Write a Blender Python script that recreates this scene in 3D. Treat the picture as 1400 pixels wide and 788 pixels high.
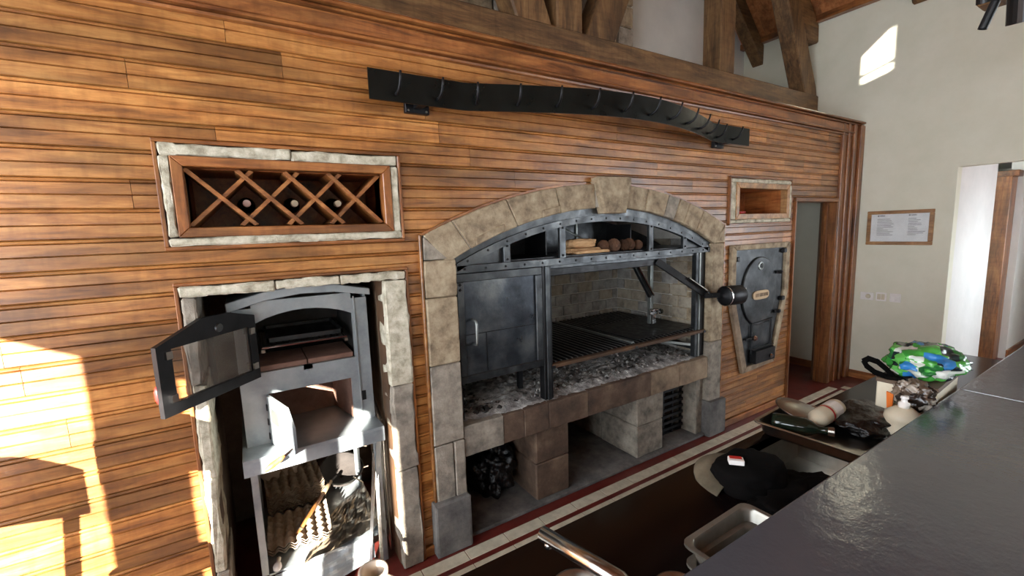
import bpy, bmesh, math, random
from mathutils import Vector, Matrix
random.seed(7)
R = math.radians
sc = bpy.context.scene
col = sc.collection
for o in list(bpy.data.objects):
    bpy.data.objects.remove(o)

# ------------------------------------------------------------------ camera
CAM = Vector((0.0, -2.1216, 1.75))
F = 595.64
yaw, pitch, roll = 0.548159, 0.130652, 0.0341877
fwd = Vector((math.sin(yaw)*math.cos(pitch), math.cos(yaw)*math.cos(pitch), -math.sin(pitch)))
rgt = Vector((math.cos(yaw), -math.sin(yaw), 0))
dwn = fwd.cross(rgt)
r2 = rgt*math.cos(roll) + dwn*math.sin(roll)
d2 = dwn*math.cos(roll) - rgt*math.sin(roll)
cd = bpy.data.cameras.new('camera'); cam = bpy.data.objects.new('camera', cd); col.objects.link(cam)
m = Matrix((( r2.x, -d2.x, -fwd.x, CAM.x), (r2.y, -d2.y, -fwd.y, CAM.y), (r2.z, -d2.z, -fwd.z, CAM.z), (0, 0, 0, 1)))
cam.matrix_world = m
cd.sensor_width = 36; cd.lens = 36*F/1400; cd.clip_start = 0.05; cd.clip_end = 200
sc.camera = cam
# ------------------------------------------------------------------ light
sc.view_settings.view_transform = 'Standard'
sc.view_settings.look = 'None'
sc.view_settings.gamma = 1.0
sc.view_settings.use_curve_mapping = False
sc.view_settings.exposure = 1.95
sc.cycles.max_bounces = 10
sc.cycles.diffuse_bounces = 6
sc.cycles.caustics_reflective = False
sc.cycles.caustics_refractive = False
sc.cycles.sample_clamp_indirect = 6.0
w = bpy.data.worlds.new('world'); sc.world = w; w.use_nodes = True
bg = w.node_tree.nodes['Background']
bg.inputs['Color'].default_value = (0.86, 0.93, 1.0, 1)
bg.inputs['Strength'].default_value = 3.4
SUN = Vector((0.5, 0.95, -0.26)).normalized()
sl = bpy.data.lights.new('sun_offscreen', 'SUN'); sl.energy = 16; sl.angle = R(0.3); sl.color = (1.0, 0.93, 0.82)
so = bpy.data.objects.new('sun_offscreen', sl); col.objects.link(so)
so.rotation_euler = SUN.to_track_quat('-Z', 'Y').to_euler(); so.location = (-6, -10, 6)

def portal(name, loc, direction, sx, sy):      # guides the sky's light through a window opening; gives off nothing itself
    l = bpy.data.lights.new(name, 'AREA'); l.shape = 'RECTANGLE'; l.size = sx; l.size_y = sy
    l.cycles.is_portal = True
    o = bpy.data.objects.new(name, l); col.objects.link(o)
    o.location = loc; o.rotation_euler = Vector(direction).to_track_quat('-Z', 'Y').to_euler()

# ------------------------------------------------------------------ materials
def nodes(name):
    mt = bpy.data.materials.new(name); mt.use_nodes = True
    nt = mt.node_tree; b = nt.nodes['Principled BSDF']
    return mt, nt, b

def coords(nt, scale, rnd=True):
    g = nt.nodes.new('ShaderNodeNewGeometry')
    v = nt.nodes.new('ShaderNodeVectorMath'); v.operation = 'MULTIPLY'
    v.inputs[1].default_value = scale
    nt.links.new(g.outputs['Position'], v.inputs[0])
    if not rnd: return v.outputs[0]
    oi = nt.nodes.new('ShaderNodeObjectInfo')
    mu = nt.nodes.new('ShaderNodeMath'); mu.operation = 'MULTIPLY'; mu.inputs[1].default_value = 57.0
    nt.links.new(oi.outputs['Random'], mu.inputs[0])
    ad = nt.nodes.new('ShaderNodeVectorMath'); ad.operation = 'ADD'
    nt.links.new(v.outputs[0], ad.inputs[0]); nt.links.new(mu.outputs[0], ad.inputs[1])
    return ad.outputs[0]

def noise(nt, vec, scale, detail=4, rough=0.6, dist=0.0):
    n = nt.nodes.new('ShaderNodeTexNoise')
    n.inputs['Scale'].default_value = scale; n.inputs['Detail'].default_value = detail
    n.inputs['Roughness'].default_value = rough; n.inputs['Distortion'].default_value = dist
    nt.links.new(vec, n.inputs['Vector'])
    return n.outputs['Fac']

def ramp(nt, fac, stops):
    r = nt.nodes.new('ShaderNodeValToRGB')
    e = r.color_ramp.elements
    while len(e) < len(stops): e.new(0.5)
    for i, (p, c) in enumerate(stops):
        e[i].position = p; e[i].color = (c[0], c[1], c[2], 1)
    nt.links.new(fac, r.inputs[0])
    return r.outputs[0]

def bump(nt, b, h, strength, dist=0.01):
    bp = nt.nodes.new('ShaderNodeBump'); bp.inputs['Strength'].default_value = strength; bp.inputs['Distance'].default_value = dist
    nt.links.new(h, bp.inputs['Height']); nt.links.new(bp.outputs[0], b.inputs['Normal'])

def mix(nt, a, b_, fac, mode='MIX'):
    n = nt.nodes.new('ShaderNodeMix'); n.data_type = 'RGBA'; n.blend_type = mode
    if isinstance(fac, float): n.inputs[0].default_value = fac
    else: nt.links.new(fac, n.inputs[0])
    nt.links.new(a, n.inputs[6])
    if isinstance(b_, tuple): n.inputs[7].default_value = (*b_, 1)
    else: nt.links.new(b_, n.inputs[7])
    return n.outputs[2]

def srgb(r, g, b):
    f = lambda c: (c/255/12.92 if c/255 <= 0.04045 else ((c/255+0.055)/1.055)**2.4)
    return (f(r), f(g), f(b))

def speckle(name, cs, scale=6, rough=0.7, metal=0.0, bs=0.0, bscale=40, bdist=0.01, stretch=(1,1,1), rnd=True, spec=0.5, coat=0.0, rr=0.0):
    mt, nt, b = nodes(name)
    v = coords(nt, stretch, rnd)
    f = noise(nt, v, scale, 6, 0.65)
    n = len(cs)
    c = ramp(nt, f, [(0.3 + 0.4*i/max(1, n-1), cs[i]) for i in range(n)])
    nt.links.new(c, b.inputs['Base Color'])
    b.inputs['Roughness'].default_value = rough; b.inputs['Metallic'].default_value = metal
    b.inputs['Specular IOR Level'].default_value = spec
    b.inputs['Coat Weight'].default_value = coat
    if rr > 0:
        f2 = noise(nt, v, scale*2.3, 4)
        mr = nt.nodes.new('ShaderNodeMapRange'); mr.inputs[1].default_value = 0.3; mr.inputs[2].default_value = 0.7
        mr.inputs[3].default_value = max(0.02, rough-rr); mr.inputs[4].default_value = rough+rr
        nt.links.new(f2, mr.inputs[0]); nt.links.new(mr.outputs[0], b.inputs['Roughness'])
    if bs > 0:
        bump(nt, b, noise(nt, v, bscale, 6, 0.7), bs, bdist)
    return mt

def plain(name, c, rough=0.5, metal=0.0, **k):
    return speckle(name, [tuple(x*0.88 for x in c), tuple(min(1, x*1.08) for x in c)], 9, rough, metal, **k)

def wood(name, cs, axis='X', rough=0.42, coat=0.15, var=0.35, gscale=1.0, bs=0.12):
    mt, nt, b = nodes(name)
    st = {'X': (1, 9, 9), 'Y': (9, 1, 9), 'Z': (9, 9, 1)}[axis]
    v = coords(nt, tuple(s*gscale for s in st))
    f1 = noise(nt, v, 3.2, 7, 0.66, 0.6)
    c = ramp(nt, f1, [(0.28, cs[0]), (0.47, cs[1]), (0.70, cs[2])])
    bl = {'X': (1.6, 6, 6), 'Y': (6, 1.6, 6), 'Z': (6, 6, 1.6)}[axis]
    v2 = coords(nt, bl)
    f2 = noise(nt, v2, 1.5, 3, 0.5)
    dk = ramp(nt, f2, [(0.36, tuple(0.42 for _ in range(3))), (0.56, (1, 1, 1))])
    c = mix(nt, c, dk, 0.8, 'MULTIPLY')
    fine = noise(nt, v, 26, 4, 0.7)
    fr = ramp(nt, fine, [(0.3, (0.72, 0.66, 0.6)), (0.6, (1, 1, 1))])
    c = mix(nt, c, fr, 0.75, 'MULTIPLY')
    sw = {'X': (16, 3, 3), 'Y': (3, 16, 3), 'Z': (3, 3, 16)}[axis]
    f3 = noise(nt, coords(nt, sw), 2.0, 3, 0.55)
    c = mix(nt, c, ramp(nt, f3, [(0.32, (0.66, 0.6, 0.55)), (0.52, (1, 1, 1))]), 0.55, 'MULTIPLY')
    oi = nt.nodes.new('ShaderNodeObjectInfo')
    mr = nt.nodes.new('ShaderNodeMapRange'); mr.inputs[3].default_value = 1-var; mr.inputs[4].default_value = 1+var*0.35
    nt.links.new(oi.outputs['Random'], mr.inputs[0])
    hs = nt.nodes.new('ShaderNodeHueSaturation')
    nt.links.new(mr.outputs[0], hs.inputs['Value']); nt.links.new(c, hs.inputs['Color'])
    nt.links.new(hs.outputs[0], b.inputs['Base Color'])
    b.inputs['Roughness'].default_value = rough; b.inputs['Coat Weight'].default_value = coat; b.inputs['Coat Roughness'].default_value = 0.3
    bump(nt, b, f1, bs, 0.006)
    return mt

M = {}
HONEY = [srgb(96, 55, 24), srgb(170, 110, 54), srgb(208, 150, 84)]
RED = [srgb(84, 47, 23), srgb(148, 91, 48), srgb(188, 128, 72)]
OLD = [srgb(66, 45, 27), srgb(114, 84, 52), srgb(146, 114, 74)]
M['board'] = wood('honey_board', HONEY, 'X', rough=0.38, coat=0.45)
M['trimx'] = wood('trim_wood_x', RED, 'X', rough=0.35, coat=0.3, var=0.15)
M['trimz'] = wood('trim_wood_z', RED, 'Z', rough=0.35, coat=0.3, var=0.15)
M['trimy'] = wood('trim_wood_y', RED, 'Y', rough=0.35, coat=0.3, var=0.15)
M['beamx'] = wood('old_beam_x', OLD, 'X', rough=0.6, coat=0, var=0.15, bs=0.3)
M['beamz'] = wood('old_beam_z', OLD, 'Z', rough=0.6, coat=0, var=0.15, bs=0.3)
M['ceilw'] = wood('ceiling_plank', [srgb(130, 76, 42), srgb(176, 112, 66), srgb(196, 136, 88)], 'X', rough=0.5, coat=0, var=0.15)
M['nichewood'] = wood('niche_wood', [srgb(120, 64, 28), srgb(182, 106, 52), srgb(206, 136, 76)], 'Y', rough=0.4, coat=0.2, var=0.1)
M['darkwood'] = speckle('dark_wood', [srgb(56, 38, 24), srgb(94, 66, 40)], 5, 0.7)
M['stone'] = speckle('tan_stone', [srgb(98, 82, 64), srgb(148, 131, 106), srgb(178, 163, 136)], 13, 0.8, bs=0.5, bscale=22, bdist=0.012)
M['stoneg'] = speckle('grey_stone', [srgb(96, 90, 82), srgb(138, 129, 116), srgb(166, 156, 141)], 13, 0.8, bs=0.55, bscale=24, bdist=0.012)
M['stoneb'] = speckle('brown_stone', [srgb(94, 78, 62), srgb(138, 118, 96), srgb(164, 144, 118)], 6, 0.8, bs=0.5, bscale=20, bdist=0.012)
M['hearthst'] = speckle('sooty_brown_stone', [srgb(54, 41, 33), srgb(90, 71, 57), srgb(122, 101, 82)], 6, 0.75, bs=0.5, bscale=18, bdist=0.012)
M['recess'] = speckle('recess_masonry', [srgb(70, 58, 50), srgb(112, 98, 86)], 5, 0.85, bs=0.5, bscale=16)
M['stonew'] = speckle('pale_stone', [srgb(132, 124, 104), srgb(184, 177, 156), srgb(212, 206, 188)], 20, 0.85, bs=0.7, bscale=30, bdist=0.012)
M['stoned'] = speckle('dark_stone', [srgb(62, 60, 58), srgb(98, 95, 92), srgb(124, 120, 114)], 7, 0.8, bs=0.5, bscale=20)
M['railiron'] = speckle('satin_black_iron', [srgb(20, 22, 21), srgb(36, 38, 36)], 5, 0.33, 0.8, bs=0.05, bscale=12, rr=0.08)
M['barwire'] = speckle('worn_grate_steel', [srgb(120, 118, 114), srgb(176, 174, 170)], 9, 0.3, 0.9)
M['goldwood'] = wood('golden_frame_wood', [srgb(128, 88, 52), srgb(178, 132, 84), srgb(204, 160, 108)], 'Y', var=0.05)
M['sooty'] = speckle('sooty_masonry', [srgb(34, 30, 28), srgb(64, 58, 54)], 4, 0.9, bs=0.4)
M['mortar'] = speckle('mortar', [srgb(186, 182, 172), srgb(214, 210, 200)], 14, 0.9, bs=0.3, bscale=60)
M['brick'] = speckle('stone_brick', [srgb(112, 108, 104), srgb(150, 146, 140), srgb(172, 168, 160)], 10, 0.85, bs=0.5, bscale=40)
M['brickr'] = speckle('ochre_brick', [srgb(112, 103, 92), srgb(154, 143, 126), srgb(174, 163, 145)], 9, 0.85, bs=0.5, bscale=40)
M['wall'] = speckle('cream_plaster', [srgb(219, 219, 199), srgb(230, 229, 212)], 3, 0.8, bs=0.08, bscale=30, rnd=False)
M['wallw'] = speckle('white_plaster', [srgb(222, 222, 218), srgb(234, 233, 229)], 3, 0.8, bs=0.06, bscale=30, rnd=False)
M['floor'] = speckle('maroon_floor', [srgb(74, 26, 22), srgb(96, 36, 30), srgb(110, 46, 38)], 5, 0.35, bs=0.05, bscale=60, rnd=False)
M['tilew'] = speckle('ivory_tile', [srgb(176, 168, 146), srgb(214, 206, 184)], 14, 0.4, bs=0.05)
M['iron'] = speckle('dark_iron', [srgb(40, 42, 43), srgb(66, 68, 70), srgb(90, 92, 92)], 6, 0.42, 0.85, bs=0.08, bscale=30, rr=0.12)
M['ironb'] = speckle('black_iron', [srgb(22, 22, 23), srgb(38, 38, 40)], 8, 0.45, 0.6, bs=0.1, bscale=40, rr=0.1)
M['ironl'] = speckle('pale_iron', [srgb(110, 114, 112), srgb(146, 150, 146)], 7, 0.4, 0.75, bs=0.06, bscale=40, rr=0.1)
M['irondoor'] = speckle('mottled_iron', [srgb(36, 38, 42), srgb(66, 70, 76), srgb(104, 106, 106)], 3.2, 0.36, 0.8, bs=0.18, bscale=12, rr=0.12)
M['chrome'] = speckle('bright_steel', [srgb(176, 176, 174), srgb(204, 204, 202)], 8, 0.2, 1.0)
M['steel'] = speckle('brushed_steel', [srgb(150, 146, 138), srgb(188, 184, 176)], 9, 0.28, 1.0, bs=0.03, bscale=50)
M['stove'] = speckle('grey_stove_steel', [srgb(126, 134, 140), srgb(156, 164, 168), srgb(176, 182, 184)], 4, 0.36, 0.35, bs=0.04, rr=0.08)
M['stovein'] = speckle('sooty_steel', [srgb(44, 42, 40), srgb(74, 72, 70)], 6, 0.6, 0.2)
M['firebrick'] = speckle('fire_brick', [srgb(104, 74, 62), srgb(140, 108, 94)], 9, 0.85, bs=0.2)
M['ash'] = speckle('wood_ash', [srgb(46, 42, 40), srgb(150, 147, 144), srgb(226, 224, 220)], 11, 0.95, bs=0.8, bscale=50, bdist=0.02)
M['ember'] = speckle('charcoal', [srgb(24, 22, 21), srgb(60, 54, 50)], 20, 0.9, bs=0.4)
M['granite'] = speckle('dark_polished_stone', [srgb(14, 8, 8), srgb(20, 12, 11)], 30, 0.12, 0.0, rnd=False, bs=0.015, bscale=14, spec=0.18)
M['bar'] = speckle('dark_grey_bar_stone', [srgb(74, 77, 85), srgb(84, 87, 94)], 2.2, 0.13, 0.0, rnd=False, bs=0.22, bscale=8, bdist=0.012, spec=1.0)
M['barside'] = plain('bar_panel', srgb(60, 44, 36), 0.5)
M['white'] = plain('white_plastic', srgb(240, 238, 234), 0.35)
M['cream'] = plain('cream_plastic', srgb(216, 208, 184), 0.4)
M['paper'] = plain('paper', srgb(226, 230, 230), 0.5)
M['ink'] = plain('ink', srgb(96, 100, 104), 0.7)
M['blackp'] = speckle('black_plastic', [srgb(4, 4, 5), srgb(10, 9, 10)], 9, 0.24, bs=0.5, bscale=12, bdist=0.03)
M['cloth'] = speckle('black_cloth', [srgb(6, 6, 6), srgb(14, 13, 13)], 12, 0.9, bs=0.2, spec=0.08)
M['panmat'] = speckle('dull_pan_steel', [srgb(112, 110, 102), srgb(150, 147, 138)], 9, 0.32, 0.55)
M['olive'] = speckle('olive_cloth', [srgb(72, 66, 52), srgb(110, 102, 84)], 10, 0.85, bs=0.2)
M['card'] = plain('brown_card', srgb(92, 74, 58), 0.7)
M['pulp'] = speckle('egg_tray_pulp', [srgb(146, 130, 112), srgb(184, 168, 148)], 30, 0.95, bs=0.3, bscale=90)
M['red'] = plain('red_paint', srgb(190, 36, 32), 0.4)
M['orange'] = plain('orange_plastic', srgb(222, 116, 40), 0.5)
M['turned'] = wood('turned_handle', [srgb(150, 92, 44), srgb(196, 130, 70), srgb(216, 156, 96)], 'Z', var=0.05)
M['brass'] = plain('worn_brass', srgb(176, 150, 118), 0.4, 0.6)
M['ceramic'] = plain('beige_ceramic', srgb(206, 190, 172), 0.35)
M['log'] = speckle('split_log', [srgb(150, 112, 74), srgb(196, 156, 112), srgb(214, 178, 138)], 9, 0.85, bs=0.5, bscale=20, stretch=(1, 6, 6))
M['cone'] = speckle('pine_cone', [srgb(66, 42, 28), srgb(112, 76, 52)], 22, 0.8, bs=0.3)
M['shadebl'] = plain('lamp_black', srgb(24, 26, 28), 0.35, 0.3)
def glassmat(name, tint, alpha=0.25):
    mt, nt, b = nodes(name)
    b.inputs['Base Color'].default_value = (*tint, 1); b.inputs['Roughness'].default_value = 0.05
    b.inputs['Alpha'].default_value = alpha
    return mt
M['glass'] = glassmat('smoky_glass', (0.16, 0.14, 0.12), 0.3)
M['picglass'] = glassmat('picture_glass', (0.9, 0.95, 1.0), 0.08)
M['bottleg'] = plain('dark_green_glass', srgb(20, 30, 22), 0.1)
def patchwork(name, cols, scale):
    mt, nt, b = nodes(name)
    v = coords(nt, (1, 1, 1), False)
    n = noise(nt, v, 7, 2)
    vo = nt.nodes.new('ShaderNodeTexVoronoi'); vo.inputs['Scale'].default_value = scale; vo.inputs['Randomness'].default_value = 1
    nt.links.new(v, vo.inputs['Vector'])
    sp = nt.nodes.new('ShaderNodeSeparateColor'); nt.links.new(vo.outputs['Color'], sp.inputs[0])
    c = ramp(nt, sp.outputs[0], [(i/len(cols), cc) for i, cc in enumerate(cols)])
    for nd in nt.nodes:
        if nd.type == 'VALTORGB': nd.color_ramp.interpolation = 'CONSTANT'
    nt.links.new(c, b.inputs['Base Color']); b.inputs['Roughness'].default_value = 0.25
    return mt
M['printbag'] = patchwork('printed_plastic', [srgb(72, 160, 66), srgb(206, 216, 206), srgb(36, 104, 50), srgb(96, 184, 86), srgb(48, 122, 186), srgb(26, 42, 44), srgb(222, 226, 220), srgb(60, 150, 62)], 22)
M['clearbag'] = patchwork('crumpled_plastic', [srgb(120, 108, 94), srgb(84, 70, 58), srgb(160, 152, 140), srgb(40, 32, 28)], 30)

# ------------------------------------------------------------------ mesh helpers
class MB:
    def __init__(s): s.v = []; s.f = []
    def add(s, vs, fs):
        k = len(s.v); s.v += [tuple(p) for p in vs]; s.f += [tuple(i+k for i in f) for f in fs]; return s
    def box(s, x0, x1, y0, y1, z0, z1):
        vs = [(x0,y0,z0),(x1,y0,z0),(x1,y1,z0),(x0,y1,z0),(x0,y0,z1),(x1,y0,z1),(x1,y1,z1),(x0,y1,z1)]
        return s.add(vs, [(3,2,1,0),(4,5,6,7),(0,1,5,4),(1,2,6,5),(2,3,7,6),(3,0,4,7)])
    def beam(s, a, b, wd, ht, up=(0,0,1)):
        a = Vector(a); b = Vector(b); d = (b-a).normalized(); u = Vector(up); x = d.cross(u).normalized(); u = x.cross(d).normalized()
        vs = []
        for p in (a, b):
            for sx, su in ((-1,-1),(1,-1),(1,1),(-1,1)): vs.append(p + x*sx*wd/2 + u*su*ht/2)
        return s.add(vs, [(0,1,2,3),(7,6,5,4),(0,4,5,1),(1,5,6,2),(2,6,7,3),(3,7,4,0)])
    def tube(s, path, r, n=8, caps=True):
        path = [Vector(p) for p in path]; rs = r if isinstance(r, (list, tuple)) else [r]*len(path)
        vs = []; fs = []; prev = None
        for i, p in enumerate(path):
            d = (path[min(i+1, len(path)-1)] - path[max(i-1, 0)]).normalized()
            if prev is None:
                u = d.orthogonal().normalized()
            else:
                u = (prev - d*prev.dot(d)).normalized()
            prev = u; w_ = d.cross(u)
            for k in range(n):
                a = 2*math.pi*k/n; vs.append(p + (u*math.cos(a) + w_*math.sin(a))*rs[i])
        for i in range(len(path)-1):
            for k in range(n):
                fs.append((i*n+k, i*n+(k+1) % n, (i+1)*n+(k+1) % n, (i+1)*n+k))
        if caps:
            fs.append(tuple(reversed(range(n)))); fs.append(tuple((len(path)-1)*n+k for k in range(n)))
        return s.add(vs, fs)
    def lathe(s, prof, c=(0,0,0), axis=(0,0,1), n=20, caps=True):
        ax = Vector(axis).normalized(); u = ax.orthogonal().normalized(); w_ = ax.cross(u); c = Vector(c)
        vs = []; fs = []
        for r, h in prof:
            for k in range(n):
                a = 2*math.pi*k/n; vs.append(c + ax*h + (u*math.cos(a)+w_*math.sin(a))*r)
        for i in range(len(prof)-1):
            for k in range(n): fs.append((i*n+k, i*n+(k+1) % n, (i+1)*n+(k+1) % n, (i+1)*n+k))
        if caps:
            fs.append(tuple(reversed(range(n)))); fs.append(tuple((len(prof)-1)*n+k for k in range(n)))
        return s.add(vs, fs)
    def prism(s, poly, y0, y1):      # poly of (x, z), extruded along y
        n = len(poly)
        vs = [(x, y0, z) for x, z in poly] + [(x, y1, z) for x, z in poly]
        fs = [tuple(range(n)), tuple(reversed(range(n, 2*n)))]
        for i in range(n): fs.append((i, i+n, (i+1) % n + n, (i+1) % n))
        return s.add(vs, fs)
    def build(s, name, mat, parent=None, bevel=0.0, smooth=False, jit=0.0, seg=1):
        me = bpy.data.meshes.new(name); me.from_pydata(s.v, [], s.f)
        bm = bmesh.new(); bm.from_mesh(me)
        bmesh.ops.remove_doubles(bm, verts=bm.verts, dist=1e-5)
        bmesh.ops.recalc_face_normals(bm, faces=bm.faces)
        if bevel > 0:
            bmesh.ops.bevel(bm, geom=list(bm.edges), offset=bevel, segments=seg, affect='EDGES', profile=0.6, clamp_overlap=True)
        if jit > 0:
            for vv in bm.verts: vv.co += Vector((random.uniform(-1,1), random.uniform(-1,1), random.uniform(-1,1)))*jit
        bm.to_mesh(me); bm.free()
        if smooth:
            for p in me.polygons: p.use_smooth = True
        me.materials.append(M[mat] if isinstance(mat, str) else mat)
        o = bpy.data.objects.new(name, me); col.objects.link(o)
        if parent is not None:
            o.parent = parent
            o.matrix_parent_inverse = Matrix.Translation(-parent.location) if parent.type == 'EMPTY' and parent.rotation_euler.z == 0 else Matrix()
        return o

def tag(o, label=None, cat=None, group=None, kind=None):
    if label: o['label'] = label
    if cat: o['category'] = cat
    if group: o['group'] = group
    if kind: o['kind'] = kind
    return o

def thing(name, label, cat, loc=(0,0,0), group=None):
    e = bpy.data.objects.new(name, None); e.location = loc; e.empty_display_size = 0.05; col.objects.link(e)
    return tag(e, label, cat, group)

def struct(o): o['kind'] = 'structure'; return o

def smooth_angle(o, deg=40):
    for p in o.data.polygons: p.use_smooth = True
    me = o.data
    bm = bmesh.new(); bm.from_mesh(me)
    for e in bm.edges:
        if len(e.link_faces) == 2 and e.calc_face_angle(0) > R(deg): e.smooth = False
    bm.to_mesh(me); bm.free(); return o

def blob(name, mat, parent, c, rad, amp=0.15, freq=3.0, seed=0, sub=4, flat=None, power=1.0):
    from mathutils import noise as nz
    me = bpy.data.meshes.new(name); bm = bmesh.new()
    bmesh.ops.create_icosphere(bm, subdivisions=sub, radius=1)
    for v in bm.verts:
        p = v.co.copy()
        k = 1 + amp*nz.noise(p*freq + Vector((seed*7.1, seed*3.3, 0))) + amp*0.5*nz.noise(p*freq*2.7 + Vector((0, seed*5.7, 2))) + amp*0.3*abs(nz.noise(p*freq*5 + Vector((3, 1, seed))))
        q = Vector((math.copysign(abs(p.x)**power, p.x), math.copysign(abs(p.y)**power, p.y), math.copysign(abs(p.z)**power, p.z)))
        v.co = Vector((c[0] + q.x*rad[0]*k, c[1] + q.y*rad[1]*k, c[2] + q.z*rad[2]*k))
        if flat is not None and v.co.z < flat: v.co.z = flat
    bm.to_mesh(me); bm.free()
    for p in me.polygons: p.use_smooth = True
    me.materials.append(M[mat]); o = bpy.data.objects.new(name, me); col.objects.link(o)
    if parent is not None:
        o.parent = parent; o.matrix_parent_inverse = Matrix.Translation(-parent.location)
    return o

def copy_tree(o, parent=None, off=None):
    c = o.copy(); col.objects.link(c)
    if parent is not None: c.parent = parent
    elif off is not None: c.location = o.location + Vector(off)
    for ch in list(o.children): copy_tree(ch, c)
    return c

XR = 5.67          # right wall
XL = -2.2          # left wall
YB = 1.3           # wall behind the chimney
YF = -6.5          # wall behind the camera
EZ = 3.92          # eaves
XM = (XR+XL)/2; RZ = EZ + (XR-XM)
CX = 2.03          # arch centre

def arcz(x, crown, rad): return crown - (rad - math.sqrt(max(0, rad*rad - (x-CX)**2)))
OUT = (2.025, 2.927); INN = (1.876, 2.43)


# ================================================================== SETTING
def cells(mb, xs, zs, holes, y0, y1, swap=False):
    """wall slab with rectangular holes; xs/zs extents; swap: wall runs along y, thickness along x"""
    X = sorted(set([xs[0], xs[1]] + [h for q in holes for h in q[:2] if xs[0] < h < xs[1]]))
    Z = sorted(set([zs[0], zs[1]] + [h for q in holes for h in q[2:] if zs[0] < h < zs[1]]))
    for i in range(len(X)-1):
        for j in range(len(Z)-1):
            cx, cz = (X[i]+X[i+1])/2, (Z[j]+Z[j+1])/2
            if any(q[0] < cx < q[1] and q[2] < cz < q[3] for q in holes): continue
            if swap: mb.box(y0, y1, X[i], X[i+1], Z[j], Z[j+1])
            else: mb.box(X[i], X[i+1], y0, y1, Z[j], Z[j+1])
    return mb

floor = struct(MB().box(XL-0.1, 10.2, YF-0.1, YB+0.1, -0.1, 0.0).build('floor', 'floor'))
# ivory border strips in the floor: separate tiles, turning towards the room at the right
def tile(x0, x1, y0, y1): MB().box(x0+0.002, x1-0.002, y0+0.002, y1-0.002, -0.01, 0.003).build('tile', 'tilew', floor, bevel=0.0015)
x = -1.87
while x < 5.1:
    tile(x, min(x+0.25, 5.275), -0.158, -0.075); x += 0.25
x = -1.87
while x < 4.9:
    tile(x, min(x+0.25, 5.12), -0.280, -0.190); x += 0.25
tile(5.185, 5.275, -0.29, -0.160)
y = -0.29
for k in range(4):
    tile(5.185, 5.275, y-0.25, y); tile(5.04, 5.12, y-0.25, y) if k else None; y -= 0.25

# --- wood wall: backing, niches and boards
Wop = [(-0.165, 0.592, 1.805, 2.04), (-0.188, 0.558, 0, 1.535), (0.86, 3.21, 0, 1.62), (3.50, 4.235, 1.795, 2.036), (4.40, 5.22, 0, 1.94)]
wb = MB(); cells(wb, (XL, XR), (0, 2.70), Wop[:2] + [(0.86, 3.21, 0, 2.0)] + Wop[3:], 0.02, 0.14)
# spandrel backing above the arch
for i in range(24):
    a = 0.86 + i*(2.35/24); b_ = a + 2.35/24
    zz = max(arcz(a, 1.93, 2.75), arcz(b_, 1.93, 2.75)); wb.box(a, b_, 0.02, 0.14, zz, 2.0)
wall_back = struct(wb.build('wall_back', 'darkwood'))
MB().box(XL, 5.30, 0.14, 0.60, 2.62, 2.70).build('wall_cap', 'darkwood', wall_back)
PITCH = 0.1068
PROF = [(0.020, 0.0), (0.005, 0.0005), (0.0, 0.004), (0.0, 0.0465), (0.008, 0.050), (0.0, 0.0525), (0.0, 0.0900), (0.009, 0.0925), (0.0, 0.0945), (-0.0035, 0.0985), (-0.0035, 0.1005), (0.0, 0.1045), (0.006, 0.1064), (0.020, 0.1066)]
def clip_prof(lo, hi):
    out = []
    P = PROF
    for i in range(len(P)-1):
        (ya, za), (yb, zb) = P[i], P[i+1]
        if zb <= lo or za >= hi:
            continue
        def at(z): return ya + (yb-ya)*((z-za)/(zb-za) if zb > za else 0)
        if not out: out.append((at(max(za, lo)), max(za, lo)))
        out.append((at(min(zb, hi)), min(zb, hi)))
    if out and out[0][0] < 0.0199: out.insert(0, (0.02, out[0][1]))
    if out and out[-1][0] < 0.0199: out.append((0.02, out[-1][1]))
    return out
def board(segs, z0):
    mb = MB()
    for xa, xb, lo, hi in segs:
        p = clip_prof(lo-z0, hi-z0); n = len(p)
        if n < 3: continue
        vs = [(xa, y, z+z0) for y, z in p] + [(xb, y, z+z0) for y, z in p]
        fs = [tuple(range(n)), tuple(reversed(range(n, 2*n)))] + [(i, (i+1) % n, (i+1) % n+n, i+n) for i in range(n)]
        mb.add(vs, fs)
    if mb.v: mb.build('board', 'board', wall_back)
BO = [(-0.238, 0.667, 1.73, 2.122), (-0.23, 0.672, -1, 1.578), (3.37, 4.302, 1.745, 2.115), (4.41, 5.21, -1, 1.935), (0.765, 3.295, -1, 1.70)]
row = -1
while True:
    zt = 2.519 - PITCH*row; zb_ = zt - PITCH; row += 1
    if zt < 0.07: break
    zb_ = max(zb_, 0.055)
    joints = [XL]
    x = XL + random.uniform(0.5, 2.2)
    while x < 5.0:
        joints.append(x); x += random.uniform(0.9, 2.7)
    joints.append(5.262)
    for ja, jb in zip(joints[:-1], joints[1:]):
        xs = {ja+0.0008, jb-0.0008}
        for q in BO:
            if q[2] < zt and q[3] > zb_:
                for e in q[:2]:
                    if ja < e < jb: xs.add(e)
        if zt > 1.69 and zb_ < 2.03:
            k = 0.76
            while k < 3.31:
                if ja < k < jb: xs.add(k)
                k += 0.06
        xs = sorted(xs); segs = []
        for a, b_ in zip(xs[:-1], xs[1:]):
            lo, hi = zb_, zt; cx = (a+b_)/2
            for q in BO:
                if q[0] < cx < q[1]:
                    if q[2] <= lo and q[3] >= hi: hi = lo
                    elif q[2] <= lo < q[3]: lo = q[3]
                    elif q[2] < hi <= q[3]: hi = q[2]
            if 0.76 < cx < 3.30:
                lo = max(lo, arcz(cx, *OUT) - 0.045)
            if hi - lo > 0.004:
                segs.append((a, b_, lo, hi))
            else:
                if segs: board(segs, zt-PITCH)
                segs = []
        if segs: board(segs, zt-PITCH)
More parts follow.
